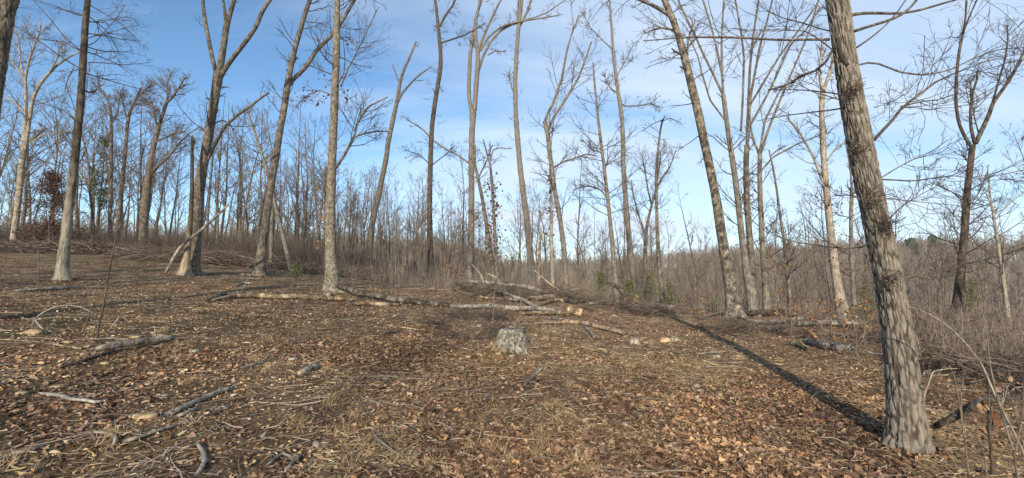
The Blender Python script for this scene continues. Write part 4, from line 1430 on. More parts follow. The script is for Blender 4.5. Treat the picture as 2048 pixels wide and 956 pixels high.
# ------------------------------------------------------------------ fallen logs, branches, stump
def ground_path(pts, lift=.6):
    P, R = [], []
    for (x, y, w) in pts:
        p = on_ground(x, y)
        u = (x - 1024) / F
        r = w * p[1] / (2 * F) / math.sqrt(1 + u * u * .5)
        P.append(np.array([p[0], p[1], float(ground_z(p[0], p[1])) + r * lift + .012 + .0015 * p[1]]))
        R.append(r)
    return np.array(P), np.array(R)


def log_thing(label, pts, mat='logbark', name='log', cat='log', cut=None, lift=.7, sides=16, rough=.2, side_branches=0, depth=None, heights=None, group=None, stubs=0):
    if depth is None:
        P, R = ground_path(pts, lift)
    else:
        P, R = px_to_world(pts, depth[0], depth[1])
    if heights is not None:
        P[:, 2] += np.asarray(heights)
    c = P.mean(0)
    base = np.array([c[0], c[1], float(ground_z(c[0], c[1]))])
    root = thing(name, label, cat, base, group)
    mb = MB()
    sd = int(rng.integers(9999))
    P, R = stem(mb, P, R, sides, rough, 0, .06, seed=sd)
    mb.build('wood' if mat in ('barkless', 'deadwood') else 'bark', M[mat], root, base)
    ends_ = [] if name == 'wood_chunk' else [e_ for e_ in ('start', 'end') if not (cut and e_ in (cut if isinstance(cut, (list, tuple)) else [cut]))]
    spl = MB()
    for e_ in ends_:
        p_, q_, r_ = (P[-1], P[-3], R[-1]) if e_ == 'end' else (P[0], P[2], R[0])
        dv = (p_ - q_) / np.linalg.norm(p_ - q_)
        ns = 7
        o_ = rng.normal(0, .45, (ns, 3)) * r_
        ln = rng.uniform(.6, 3.2, (ns, 1)) * r_
        tubes(spl, np.stack([p_ + o_ - dv * r_ * .8, p_ + o_ + dv * ln * .5, p_ + o_ * 1.3 + dv * ln], 1), r_ * np.array([.42, .3, .05])[None].repeat(ns, 0), 5)
    if ends_ and sides > 6:
        spl.build('splinters', M[mat], root, base)['kind'] = 'stuff'
    if cut:
        for end in (cut if isinstance(cut, (list, tuple)) else [cut]):
            e, n2 = (P[-1], P[-2]) if end == 'end' else (P[0], P[1])
            rr = R[-1] if end == 'end' else R[0]
            dv = (e - n2) / np.linalg.norm(e - n2)
            f_ = MB()
            q = np.array([e - dv * .02, e + dv * .012, e + dv * .03])
            stem(f_, q, np.array([rr * .97, rr * .95, rr * .9]), 16, .05, 0, .01, seed=sd)
            f_.build('cut_face', M['cut'], root, base)
    if side_branches:
        pp, rr2 = resample(P, R, 14)
        Q, S = spawn(pp[None], rr2[None], side_branches, .15, .97, .5, 1.2, .9, 6, .1, .15, .4, .006, .02)
        tb = MB()
        tubes(tb, Q, S, 5)
        L_ = np.linalg.norm(Q[:, -1] - Q[:, 0], axis=1)
        Q2, S2 = spawn(Q, S, 3, .2, .95, .4, 1.1, L_ * .5, 4, .05, .2, .6, .004, .01)
        tubes(tb, Q2, S2, 3)
        tb.build('side_branches', M['twig_pale'], root, base)['kind'] = 'stuff'
    for k in range(stubs):
        t_ = rng.uniform(.15, .85)
        i_ = int(t_ * (len(P) - 1))
        dv = rng.normal(size=3)
        dv[2] = abs(dv[2])
        dv /= np.linalg.norm(dv)
        sb = MB()
        stem(sb, np.array([P[i_], P[i_] + dv * R[i_] * 1.3, P[i_] + dv * R[i_] * 2.4]), np.array([.5, .4, .3]) * R[i_], 7, .12, 0, .03, seed=k)
        sb.build('stub', M[mat], root, base)
    return root


log_thing('long fallen log stripped to tan wood, lying left of the straight grey trunk', [(425, 605, 6), (470, 598, 10), (520, 597, 9), (560, 599, 10), (600, 600, 11), (640, 601, 9), (700, 604, 8)], 'barkless', stubs=4, side_branches=4)
log_thing('grey splintered bark slab lying on the left end of the stripped log', [(420, 603, 8), (450, 595, 11), (488, 593, 9)], 'logbark')
log_thing('dark-bottomed fallen log with an orange broken end at the straight grey trunk', [(672, 584, 9), (690, 589, 13), (715, 598, 13), (750, 601, 12), (790, 607, 12), (838, 609, 11), (880, 616, 11), (915, 615, 9)], 'logbark', cut='start', heights=[.14, .12, .08, .05, .02, 0, 0, 0], stubs=3, side_branches=5)
log_thing('pale bare branch lying in front of the dark-bottomed log', [(708, 612, 5), (735, 612, 7), (765, 614, 7), (800, 613, 5)], 'barkless')
log_thing('grey log in two strands running behind the stump', [(905, 617, 6), (950, 619, 9), (985, 617, 9), (1030, 623, 10), (1075, 622, 8), (1112, 626, 6)], 'deadwood', stubs=2)
log_thing('tan barkless log lying low in front of the grey one', [(1040, 632, 8), (1075, 632, 10), (1110, 631, 10), (1130, 632, 9)], 'barkless')
log_thing('short cut log section with bright sawn ends, right of the stump', [(1138, 630, 17), (1150, 632, 18), (1162, 635, 17)], 'barkless', cat='log', cut=['start', 'end'], lift=.9)
log_thing('splintered grey plank of bark slanting down behind the stump', [(985, 590, 6), (1015, 600, 9), (1045, 608, 9), (1072, 618, 5)], 'deadwood', heights=[.15, .1, .05, .0])
log_thing('thick pale log end lying just behind the foot of the vase-shaped tree', [(915, 585, 10), (945, 584, 13), (975, 585, 17), (1000, 590, 18), (1020, 594, 12)], 'barkless', stubs=1)
log_thing('long thin fallen trunk raised over the pile, starting at the vase-shaped tree', [(925, 563, 5), (975, 565, 7), (1020, 570, 8), (1060, 575, 7), (1095, 586, 6)], 'deadwood', side_branches=8, depth=(17.0, 17.5))
log_thing('leaning stripped branch rising left out of the log pile', [(1124, 584, 4.5), (1100, 568, 4), (1085, 555, 3.6), (1069, 541, 3)], 'pale', name='branch', cat='branch', depth=(16.8, 17.4))
log_thing('thin pale branch leaning beside the vase-shaped tree', [(968, 566, 2.6), (962, 550, 2.4), (955, 540, 2), (945, 530, 1.4)], 'pale', name='branch', cat='branch', depth=(16.5, 16.9))
log_thing('short stub of branch poking up left of the log pile', [(1000, 562, 2.5), (988, 553, 3.4), (978, 549, 4)], 'pale', name='branch', cat='branch', depth=(17.0, 17.0))
log_thing('large tan log at the back of the pile, sawn end facing right', [(1060, 603, 10), (1105, 601, 13), (1150, 602, 13), (1200, 604, 13), (1240, 606, 14), (1272, 609, 15)], 'barkless', cut='end', side_branches=5, heights=[0, .03, .06, .08, .1, .1])
log_thing('grey log lying along the top of the pile', [(1070, 590, 9), (1120, 588, 11), (1160, 587, 10), (1210, 591, 9), (1250, 597, 8)], 'deadwood', side_branches=6, heights=[.1, .15, .2, .2, .15], depth=None)
log_thing('dark crooked branch crossing the front of the pile', [(1060, 604, 5), (1090, 595, 7), (1115, 588, 7), (1138, 583, 6)], 'dark', name='branch', cat='branch', heights=[.05, .1, .15, .2])
log_thing('long pale log sawn at its right end, half under the young pine', [(1170, 596, 10), (1210, 600, 12), (1245, 604, 13), (1270, 606, 13)], 'pale', cut='end', heights=[.1, .1, .12, .12])
log_thing('dark upturned root arching behind the slender tapering trunk foot', [(1220, 568, 7), (1235, 572, 10), (1246, 585, 11), (1252, 600, 10), (1270, 617, 8)], 'dark', name='root', cat='root', depth=(15.6, 14.8), side_branches=10)
log_thing('grey log lying right of the slender tapering trunk', [(1275, 617, 8), (1300, 617, 10), (1325, 618, 10), (1342, 620, 7)], 'deadwood')
log_thing('broken grey forked branch lying right of the stump', [(1070, 651, 4), (1110, 650, 6), (1145, 649, 8), (1170, 652, 9), (1200, 660, 9), (1235, 669, 9), (1252, 674, 8)], 'barkless', name='branch', cat='branch', stubs=3, side_branches=3)
log_thing('short grey side piece of the broken forked branch', [(1168, 656, 5), (1180, 668, 6), (1189, 680, 5)], 'deadwood', name='branch', cat='branch')
log_thing('log with a fresh orange broken end beside rusty leaves, right of the young pines', [(1372, 604, 9), (1390, 608, 14), (1420, 613, 14), (1450, 618, 13), (1475, 622, 9)], 'flaky', heights=[.14, .12, .1, .05, .03])
log_thing('bright orange torn wood on the broken log end', [(1374, 603, 7), (1388, 607, 10), (1402, 611, 8)], 'orange', name='wood_chunk', cat='wood', heights=[.16, .16, .14])
log_thing('long thin pale trunk lying behind the slash, right of the patchy trunk', [(1480, 617, 4), (1520, 618, 6), (1580, 620, 8), (1640, 621, 8), (1690, 625, 8), (1740, 630, 5)], 'flaky', heights=[.2, .28, .3, .3, .25, .2], side_branches=8)
log_thing('mossy dark log under the slash with a shadowed hollow', [(1500, 634, 9), (1530, 634, 12), (1560, 637, 16), (1590, 640, 12)], 'dark', lift=1.3)
log_thing('grey curved branch lying in front of the patchy trunk', [(1455, 645, 4), (1475, 645, 6), (1500, 652, 6), (1540, 654, 7), (1570, 652, 7), (1605, 648, 6)], 'flaky', name='branch', cat='branch', heights=[.1, .1, .08, .08, .1, .12])
log_thing('thin bowed stick arching over the patchy trunk foot', [(1400, 640, 3), (1440, 632, 4), (1470, 622, 4), (1500, 618, 4), (1540, 620, 4)], 'deadwood', name='branch', cat='branch', heights=[0, .1, .2, .25, .2])
log_thing('wide grey log lying under the right-hand slash', [(1600, 655, 8), (1650, 654, 11), (1700, 658, 12), (1745, 664, 10)], 'flaky', side_branches=5, lift=1.6)
log_thing('split orange wedge of wood on the bark slabs', [(1607, 672, 7), (1618, 678, 10), (1632, 685, 6)], 'orange', name='wood_wedge', cat='wood', heights=[.12, .1, .06])
log_thing('flat tan slab of bark left of the split orange wedge', [(1582, 692, 8), (1598, 696, 14), (1612, 702, 10)], 'barkless', name='bark_slab', cat='bark')
log_thing('big grey-tan bark slab right below the split orange wedge', [(1610, 688, 10), (1640, 697, 18), (1675, 703, 16), (1700, 702, 9)], 'flaky', name='bark_slab', cat='bark')
log_thing('long fallen log far right, behind the big furrowed trunk', [(1800, 638, 5), (1840, 637, 7), (1890, 641, 7), (1925, 640, 6)], 'barkless', cut='end')
log_thing('bright sawn log end at the foot of the dark cup-forked trunk', [(1915, 637, 7), (1925, 637, 9), (1934, 638, 8)], 'orange', cat='log', heights=[.05, .06, .06])
log_thing('grey log half buried in the slash at the right edge', [(1985, 735, 9), (2010, 728, 13), (2040, 720, 14), (2075, 716, 12)], 'deadwood')
log_thing('thick mossy brown limb arching out of the litter right of the big furrowed trunk',
          [(1872, 852, 14), (1895, 842, 17), (1915, 830, 19), (1940, 814, 20), (1965, 802, 20), (1995, 797, 18), (2030, 794, 16), (2070, 786, 14)], 'patchy', name='branch', cat='branch', depth=(4.55, 3.9))
for k, (x, y, dx, dy, w, mt) in enumerate(sorted(((1010, 600, 40, 6, 6, 'deadwood'), (1085, 612, 46, -6, 6, 'barkless'), (1130, 606, 60, 4, 7, 'logbark'), (1180, 612, 44, -5, 5, 'deadwood'),
                             (1215, 589, 36, 8, 7, 'barkless'), (1030, 578, 44, 8, 6, 'logbark'), (1150, 577, 50, 6, 5, 'deadwood'), (960, 598, 46, 5, 5, 'barkless'),
                             (1245, 614, 30, 3, 7, 'pale'), (1300, 624, 50, 4, 5, 'logbark'), (1105, 640, 34, 6, 5, 'deadwood'), (1480, 628, 60, 5, 7, 'logbark'),
                             (1540, 662, 40, 5, 6, 'deadwood'), (1660, 676, 60, 5, 6, 'logbark'), (1700, 640, 46, 5, 6, 'barkless'), (1850, 650, 44, 6, 6, 'deadwood')))):
    log_thing('short broken limb, ' + NTH[k] + ' from the left of those lying in the felled wood', [(x, y, w), (x + dx * .3, y + dy * .6 + rng.normal(0, 1.5), w * 1.1), (x + dx * .7, y + dy * .7 + rng.normal(0, 1.5), w), (x + dx, y + dy, w * .5)],
              mt, name='broken_limb', cat='branch', group='short broken limbs in the felled wood', lift=1.0, side_branches=2)
# left side
log_thing('grey-white flaking log lying on the left, beside the thin sapling', [(192, 705, 11), (215, 703, 14), (250, 698, 15), (290, 691, 14), (325, 687, 13), (345, 684, 9)], 'flaky', lift=1.0)
log_thing('dark smooth branch running along the front of the flaking log', [(112, 744, 4), (150, 733, 7), (195, 720, 7), (230, 708, 7), (270, 700, 6), (320, 692, 5)], 'dark', name='branch', cat='branch')
log_thing('white barkless crooked stick on the lower left', [(82, 797, 6), (105, 796, 9), (122, 801, 10), (140, 805, 7), (170, 807, 7), (192, 812, 8), (205, 810, 5)], 'white', name='stick', cat='stick')
log_thing('long grey weathered stick slanting up right on the lower left', [(338, 834, 9), (362, 825, 10), (392, 812, 10), (420, 800, 9), (442, 790, 9), (464, 784, 6)], 'deadwood', name='stick', cat='stick')
log_thing('short grey stick under the long weathered one', [(355, 842, 6), (370, 836, 8), (388, 828, 6)], 'deadwood', name='stick', cat='stick')
log_thing('thin split grey stick below the ochre stone', [(254, 893, 7), (280, 885, 7), (310, 874, 6), (345, 862, 6), (380, 850, 4)], 'deadwood', name='stick', cat='stick')
log_thing('crooked white stick standing out at the bottom left', [(393, 898, 5), (404, 912, 8), (410, 925, 8), (404, 945, 8), (395, 962, 8)], 'white', name='stick', cat='stick')
log_thing('small knobbed stick left of the thin split stick', [(190, 876, 4), (212, 878, 6), (232, 886, 8), (226, 897, 4)], 'deadwood', name='stick', cat='stick')
log_thing('grey slab of weathered wood at the bottom left corner', [(8, 920, 6), (30, 915, 8), (60, 910, 8), (90, 902, 5)], 'pale', name='stick', cat='stick')
log_thing('grey-barked chunk of branch with a brown end, left of the centre', [(600, 754, 11), (612, 748, 13), (624, 744, 12), (636, 738, 9)], 'deadwood', name='stick', cat='stick', cut='start')
log_thing('pale stick with a forked tip below the grey-barked chunk', [(606, 802, 4), (630, 801, 5), (650, 799, 6), (664, 800, 4)], 'pale', name='stick', cat='stick')
log_thing('curved grey root-like stick at the bottom, left of centre', [(530, 948, 5), (545, 930, 6), (565, 920, 6), (590, 924, 6)], 'deadwood', name='stick', cat='stick')
log_thing('grey stick next to the curved root-like one', [(568, 955, 5), (585, 938, 6), (600, 918, 5)], 'deadwood', name='stick', cat='stick')
log_thing('thin pale stick lying across the bare patch at the centre bottom', [(748, 880, 4), (768, 898, 5), (790, 912, 4), (805, 923, 3)], 'pale', name='stick', cat='stick')
log_thing('small dark twig propped right of the stump', [(1048, 776, 4), (1062, 764, 5), (1078, 748, 5), (1086, 740, 3)], 'deadwood', name='stick', cat='stick')
log_thing('tan flattened stalk at the bottom centre right', [(1278, 947, 4), (1310, 951, 6), (1350, 951, 6), (1388, 953, 4)], 'barkless', name='stick', cat='stick')
log_thing('short grey forked twig lower centre left', [(870, 850, 3), (890, 858, 4), (905, 868, 3)], 'pale', name='stick', cat='stick')
log_thing('thin grey stick on the left slope below the flaking log', [(480, 742, 4), (505, 735, 5), (535, 727, 4)], 'deadwood', name='stick', cat='stick')
log_thing('pale stick in front of the dark-bottomed log', [(775, 655, 4), (800, 658, 4), (840, 664, 3)], 'barkless', name='stick', cat='stick')
log_thing('dark stick lying below the pale one', [(750, 673, 3), (775, 670, 4), (800, 667, 3)], 'dark', name='stick', cat='stick')
log_thing('pale arched dead stem bowed to the ground on the left', [(62, 657, 3), (68, 640, 4), (85, 625, 4), (110, 613, 4), (140, 610, 4), (165, 615, 4), (190, 628, 3)], 'pale', name='stem', cat='stem', depth=(6.6, 7.0))
log_thing('pale split stick under the arched stem', [(68, 637, 4), (80, 652, 5), (92, 664, 3)], 'white', name='stick', cat='stick', depth=(6.6, 6.5))
log_thing('long straight tan stalk lying below the arched stem', [(-30, 684, 3), (40, 687, 4), (100, 694, 4), (160, 702, 4)], 'barkless', name='stick', cat='stick')
log_thing('low dark log at the edge of the left woods', [(165, 494, 5), (200, 493, 6), (240, 500, 6), (290, 508, 5)], 'deadwood', heights=[.2, .3, .2, .1], side_branches=8)
log_thing('pale dead branch lying left of the slim leaning trunk', [(482, 552, 4), (505, 554, 5), (528, 556, 4)], 'barkless', name='branch', cat='branch')
log_thing('dark crooked branch lying left of the slim leaning trunk, nearer than the pale one', [(468, 575, 3), (485, 570, 5), (502, 571, 4)], 'deadwood', name='branch', cat='branch')
log_thing('flat pale log lying by the left edge', [(30, 586, 5), (70, 583, 7), (120, 581, 6), (160, 578, 4)], 'deadwood')

# stump
P0 = on_ground(1024, 698)
dS = P0[1]
root = thing('stump', 'pale lichen-covered tree stump with flared roots in the middle of the clearing', 'stump', (P0[0], P0[1], float(ground_z(P0[0], P0[1]))))
mb = MB()
rs = 54 * dS / (2 * F)
hS = (695 - 656) * dS / F
st = np.array([[0, 0, -.15], [0, 0, .0], [0, 0, hS * .35], [0, 0, hS * .75], [0.01, 0, hS]])
stem(mb, st, np.array([1.3, 1.16, .99, .93, .92]) * rs, 110, .10, .02, .012, cap=False, flare=.2, seed=71)
V_ = mb.v[0]
topm = V_[:, 2] > hS * .6
V_[topm, 2] += (vnoise(np.arctan2(V_[topm, 1], V_[topm, 0]) / 6.2832 * 12 + 12, 0 * V_[topm, 2], 3, 12) - .6) * .09 * (V_[topm, 2] - hS * .6) / (hS * .4)
mb.build('bark', M['stumpf'], root, ridge=True)
mb = MB()
stem(mb, np.array([[0, 0, hS - .06], [0, 0, hS - .012], [.0, 0, hS - .004]]), np.array([.9, .9, .86]) * rs, 40, .06, 0, .01, seed=72)
mb.build('cut_top', M['deadwood'], root)


# ------------------------------------------------------------------ stones
def stone(label, px, py, w, h, mat='ochre', name='stone', group=None):
    p = on_ground(px, py + h * .4)
    dd = p[1]
    rx = w * dd / F / 2
    rz = max(h * dd / F / 2, rx * .25)
    nu, nv = 12, 8
    u, v = np.meshgrid(np.arange(nu) / nu * 2 * math.pi, np.linspace(-1.45, 1.45, nv), indexing='ij')
    X = np.stack([np.cos(u) * np.cos(v), np.sin(u) * np.cos(v), np.sin(v)], -1)
    sd = int(rng.integers(9999))
    dsp = .55 + .65 * vnoise(X[..., 0] * 1.6 + X[..., 2] + 9, X[..., 1] * 1.6 - X[..., 2] * .7 + 9, sd) + .4 * vnoise(X[..., 0] * 4 + 9, X[..., 1] * 4 + X[..., 2] * 4 + 9, sd + 1)
    X = np.sign(X) * np.abs(X) ** .75 * dsp[..., None] * np.array([rx, rx * rng.uniform(.6, 1), rz])
    rz_ = rng.uniform(-.5, .5)
    c, s = math.cos(rz_), math.sin(rz_)
    X = np.stack([X[..., 0] * c - X[..., 1] * s, X[..., 0] * s + X[..., 1] * c, X[..., 2] + rz * .15], -1)
    i, j = np.meshgrid(np.arange(nu), np.arange(nv - 1), indexing='ij')
    q = np.stack([i * nv + j, ((i + 1) % nu) * nv + j, ((i + 1) % nu) * nv + j + 1, i * nv + j + 1], -1).reshape(-1, 4)
    m_ = MB()
    m_.add(X.reshape(-1, 3), q)
    top = X[:, -1].mean(0)
    k = np.arange(nu)
    m_.add(np.array([top]), np.stack([k * nv + nv - 1 - nu * nv, ((k + 1) % nu) * nv + nv - 1 - nu * nv, np.zeros(nu, int)], 1))
    o = m_.build(name, M[mat], smooth=False)
    o.location = (p[0], p[1], float(ground_z(p[0], p[1])))
    return tag(o, label, 'stone', group)


stone('long ochre stone on the lower left, between two weathered sticks', 294, 832, 46, 14)
stone('white boulder at the foot of the straight grey trunk', 655, 587, 15, 11, 'rock')
stone('pale grey rock right of the stump', 1268, 681, 20, 16, 'rock')
stone('cream block of cut wood right of the pale grey rock', 1328, 679, 22, 13, 'cut', 'wood_block')
stone('grey flat stone beside the cream block', 1348, 677, 16, 9, 'rock')
stone('pale stone in the tree shadow', 1432, 712, 16, 10, 'rock')
stone('yellow stone under the arched pale stem', 68, 662, 36, 14)
stone('orange-brown stone above the white crooked stick', 103, 787, 18, 8)
stone('yellow stone left of the white crooked stick', 47, 785, 22, 10)
stone('pale flat stone right of the flaking log', 390, 701, 16, 9, 'rock')
stone('round white stone at the bottom, left of centre', 632, 887, 13, 15, 'rock')
stone('small white stone near the thin pale stick', 730, 886, 8, 9, 'rock')
stone('brown rounded stone at the bottom left of centre', 587, 912, 26, 14, 'ochre')
stone('pale stone in front of the stump', 996, 707, 12, 7, 'ochre')
stone('tan stone in front of the stump, right of the pale one', 1023, 711, 11, 6, 'ochre')
stone('grey stone left of the stump', 958, 650, 10, 10, 'rock')
stone('tan stone right of the stump', 1070, 670, 11, 5, 'ochre')
stone('white stone left of the long bare slope centre', 880, 835, 7, 6, 'rock')
LS = [(45, 667, 12, 5), (137, 686, 14, 5), (273, 674, 18, 4), (307, 666, 12, 4), (322, 670, 18, 5), (210, 725, 15, 5), (267, 687, 16, 3), (351, 722, 8, 5), (365, 741, 17, 6), (307, 745, 19, 6),
      (267, 745, 9, 6), (310, 726, 20, 4), (293, 768, 15, 5), (363, 766, 13, 8), (158, 770, 15, 5), (196, 769, 10, 4), (115, 775, 28, 4), (247, 778, 16, 5), (69, 754, 10, 4), (90, 742, 12, 4),
      (24, 809, 14, 7), (65, 811, 16, 5), (259, 833, 13, 7), (46, 948, 18, 7), (447, 894, 9, 5), (213, 712, 9, 4), (430, 758, 12, 4), (470, 705, 9, 4), (180, 748, 10, 4), (330, 792, 11, 4), (20, 760, 9, 4), (410, 790, 8, 4)]
for k, (x, y, w, h) in enumerate(sorted(LS)):
    och = (x * 7 + y) % 3 != 0
    stone('small ' + ('yellowish' if och else 'pale grey') + ' stone, ' + NTH[k] + ' from the left of those scattered on the left slope', x, y, w, h, 'ochre' if och else 'rock', group='small stones on the left slope')
RS = [(1364, 729, 11, 5), (1392, 769, 10, 8), (1249, 849, 16, 8), (1076, 818, 14, 5), (1067, 820, 7, 4), (1383, 786, 10, 5), (1280, 830, 9, 5), (884, 817, 6, 5), (892, 747, 7, 5), (691, 728, 11, 6), (640, 728, 14, 6),
      (581, 719, 25, 6), (850, 811, 10, 5), (1020, 795, 7, 4), (1462, 760, 10, 5)]
for k, (x, y, w, h) in enumerate(sorted(RS)):
    och = (x * 7 + y) % 3 == 0
    stone('small ' + ('yellowish' if och else 'pale grey') + ' stone, ' + NTH[k] + ' from the left of those around the middle of the clearing', x, y, w, h, 'ochre' if och else 'rock', group='small stones around the middle of the clearing')


# ------------------------------------------------------------------ saplings, brambles, beech leaves
def sapling(label, stems, d, mat='twig_pale', leaves=0, leafmat='rust_leaf', n1=5, l1=.3, cat='sapling', name='sapling', lsize=(.05, .09), group=None):
    P, R = px_to_world(stems[0], d)
    base = np.array([P[0, 0], P[0, 1], float(ground_z(P[0, 0], P[0, 1]))])
    root = thing(name, label, cat, base, group)
    polys = []
    for k, s in enumerate(stems):
        P, R = px_to_world(s, d, d + rng.uniform(-.1, .1))
        if k == 0:
            P[0, 2] = min(P[0, 2], base[2]) - .04
        m_ = MB()
        P, R = stem(m_, P, R, 7, .05, 0, .05, seed=k)
        m_.build('stem', M[mat], root, base)
        polys.append(resample(P, R, 12))
    par = np.stack([p for p, _ in polys])
    pr = np.stack([r for _, r in polys])
    if n1:
        tw = MB()
        P1, R1 = spawn(par, pr, n1, .3, .98, .5, 1.1, l1, 5, .1, .15, .5, .0015, .006)
        tubes(tw, P1, R1, 4)
        L = np.linalg.norm(P1[:, -1] - P1[:, 0], axis=1)
        P2, R2 = spawn(P1, R1, 2, .2, .98, .4, 1.0, L * .5, 4, .05, .15, .7, .0012, .003)
        tubes(tw, P2, R2, 3)
        tw.build('twigs', M[mat], root, base)['kind'] = 'stuff'
        if leaves:
            src = np.concatenate([P1[:, 1:].reshape(-1, 3), P2.reshape(-1, 3)])
            pts = src[rng.integers(0, len(src), leaves)] + rng.normal(0, .03, (leaves, 3))
            lo = MB()
            leaf_cloud(lo, pts, rng.uniform(*lsize, leaves), 1.0, 5)
            lo.build('withered_leaves', M[leafmat], root, base)['kind'] = 'stuff'
    return root


sapling('thin bare sapling leaning right on the left slope, forked near its top', [[(193, 676, 6), (198, 645, 6), (206, 615, 5), (213, 575, 4), (222, 520, 4), (234, 470, 3.5), (248, 430, 3), (258, 400, 2)],
        [(235, 465, 2.5), (226, 445, 2.5), (222, 425, 2)], [(241, 447, 2), (258, 440, 2), (275, 460, 1.5)]], 6.2, 'twig', n1=4)
sapling('thin side stem beside the leaning sapling', [[(166, 655, 3), (178, 630, 3), (188, 605, 3), (208, 588, 2)]], 6.4, 'twig', n1=2, l1=.2)
sapling('short pale broken stem on the left', [[(216, 610, 3), (240, 632, 3), (262, 645, 2)]], 6.6, 'pale', n1=0)
sapling('bare stem arching right by the left woods', [[(79, 545, 3), (77, 515, 3), (76, 495, 3), (85, 488, 2.5), (105, 483, 2)]], 12, 'twig_pale', n1=3)
for (x, y, dd, lab) in ((1580, 655, 10.5, 'rust-leaved beech sapling in front of the right-hand slash'), (1395, 620, 13.5, 'rust-leaved sprout beside the orange broken log end'),
                        (1568, 640, 12.2, 'rust-leaved sprout behind the mossy dark log'), (1640, 655, 10.5, 'small rust-leaved sprout over the split orange wedge'),
                        (1725, 655, 9.6, 'leafy brown sapling touching the left of the big furrowed trunk'), (1660, 640, 12, 'rust-leaved sprout in the slash left of the big furrowed trunk'),
                        (905, 575, 17.0, 'rust-leaved brushy sprout left of the vase-shaped tree foot'), (1710, 690, 8.6, 'withered weed left of the big furrowed trunk'),
                        (1548, 560, 16.5, 'tall rusty vine-clad sapling beside the clump of stems')):
    hh = 60 if y < 600 else 48
    pts = [(x, y, 3), (x + 3, y - hh * .4, 2.5), (x - 3, y - hh * .8, 2), (x + 4, y - hh * 1.15, 1.5)]
    sapling(lab, [pts, [(x, y, 2.5), (x + 14, y - hh * .4, 2), (x + 26, y - hh * .7, 1.5)], [(x, y, 2.5), (x - 14, y - hh * .35, 2), (x - 24, y - hh * .6, 1.5)]], dd, 'twig_pale', leaves=60, n1=6, l1=.4, name='beech_sapling', lsize=(.04, .075))
# brambly stems lower right
sapling('long pale arching bramble stem crossing right of the big furrowed trunk', [[(2075, 960, 7), (2040, 890, 7), (2010, 830, 6), (1985, 780, 6), (1965, 730, 5), (1935, 690, 4), (1900, 655, 3.5), (1860, 628, 3), (1815, 612, 2)]], 3.9, 'pale', n1=5, l1=.3, name='bramble')
sapling('upright bramble stem at the lower right corner', [[(2040, 956, 6), (2028, 905, 5), (2010, 850, 4.5), (1995, 800, 4), (1980, 730, 3), (1975, 680, 2)], [(2030, 905, 4), (2040, 860, 3.5), (2046, 800, 3), (2050, 720, 2)]], 3.0, 'twig_pale', n1=4, l1=.25, name='bramble')
sapling('slim upright weed stem right of the big furrowed trunk', [[(1940, 960, 4), (1932, 900, 4), (1925, 850, 3.5), (1918, 800, 3), (1908, 750, 2.5), (1898, 730, 2)], [(1924, 840, 3), (1922, 790, 2.5), (1930, 740, 2)]], 3.3, 'twig_pale', n1=4, l1=.2, name='weed')
sapling('pale weed stalk at the bottom right with two fine side stems', [[(1975, 960, 4), (1970, 915, 3.5), (1962, 890, 3), (1955, 870, 2)]], 3.1, 'twig_pale', n1=4, l1=.2, name='weed')
sapling('stubby young stem standing in front of the arching mossy limb', [[(1977, 865, 8), (1977, 830, 7), (1978, 795, 5), (1974, 735, 3.5), (1970, 700, 2.5)]], 4.0, 'twig', n1=3, l1=.3, leaves=8, name='sapling')
sapling('dead leafy twig at the right edge above the mossy limb', [[(2060, 800, 5), (2020, 790, 3), (2000, 778, 2.5)], [(2050, 790, 3), (2025, 770, 2.5), (2010, 755, 2)]], 3.6, 'twig_pale', leaves=5, n1=4, l1=.2, name='weed', leafmat='litter', lsize=(.04, .06))
sapling('pale arching grass-like stem behind the big furrowed trunk', [[(1836, 754, 3), (1865, 743, 3), (1890, 738, 2.5), (1915, 737, 2)]], 6.0, 'pale', n1=0, name='weed')
WS = ((945, 700, 640, 7.4), (1066, 700, 600, 7.9), (1098, 690, 655, 8.0), (930, 690, 655, 7.6), (1190, 640, 600, 13), (985, 640, 560, 9), (1040, 640, 590, 8.6), (280, 640, 560, 8.2), (745, 615, 560, 12), (1440, 650, 590, 11), (1510, 672, 630, 10), (1690, 700, 650, 8.6), (1735, 700, 640, 8.0), (1650, 690, 640, 9), (1530, 950, 860, 3.3), (34, 640, 590, 8), (52, 640, 575, 8))
for k, (x, y0, y1, dd) in enumerate(sorted(WS)):
    sapling('thin leafless weed stalk standing in the litter, ' + NTH[k] + ' from the left', [[(x, y0, 2.5), (x + rng.normal(0, 3), (y0 + y1) / 2, 2), (x + rng.normal(0, 6), y1, 1.2)]], dd, 'twig_pale', n1=4, l1=.18, name='weed', group='thin weed stalks')

# brush piles and slash: tangles of felled branches
def tangle(n, rad_, h, lens, rmin, rmax, mat):
    m_ = MB()
    x, y = rng.normal(0, rad_ * .5, n), rng.normal(0, rad_ * .5, n)
    z = rng.uniform(0, 1, n) ** 1.5 * h
    az = rng.uniform(0, 6.28, n)
    L = rng.uniform(*lens, n)
    dv = np.stack([np.cos(az), np.sin(az), rng.normal(.05, .32, n)], 1)
    t = np.linspace(-.5, .5, 6)
    P = np.stack([x, y, z], 1)[:, None] + dv[:, None] * L[:, None, None] * t[None, :, None]
    P += rng.normal(0, .03, P.shape) * L[:, None, None]
    P[..., 2] = np.maximum(P[..., 2], -.03)
    R = rng.uniform(rmin, rmax, n)[:, None] * np.linspace(1, .4, 6)[None]
    tubes(m_, P, R, 5)
    P1, R1 = spawn(P, R, 4, .2, .95, .4, 1.0, L * .4, 5, .03, .15, .6, .0025, .007)
    tubes(m_, P1, R1, 3)
    P2, R2 = spawn(P1, R1, 2, .2, .95, .4, 1.0, L.mean() * .18, 4, .03, .15, .7, .002, .004)
    tubes(m_, P2, R2, 3)
    return loose('tangle_source', m_, M[mat])


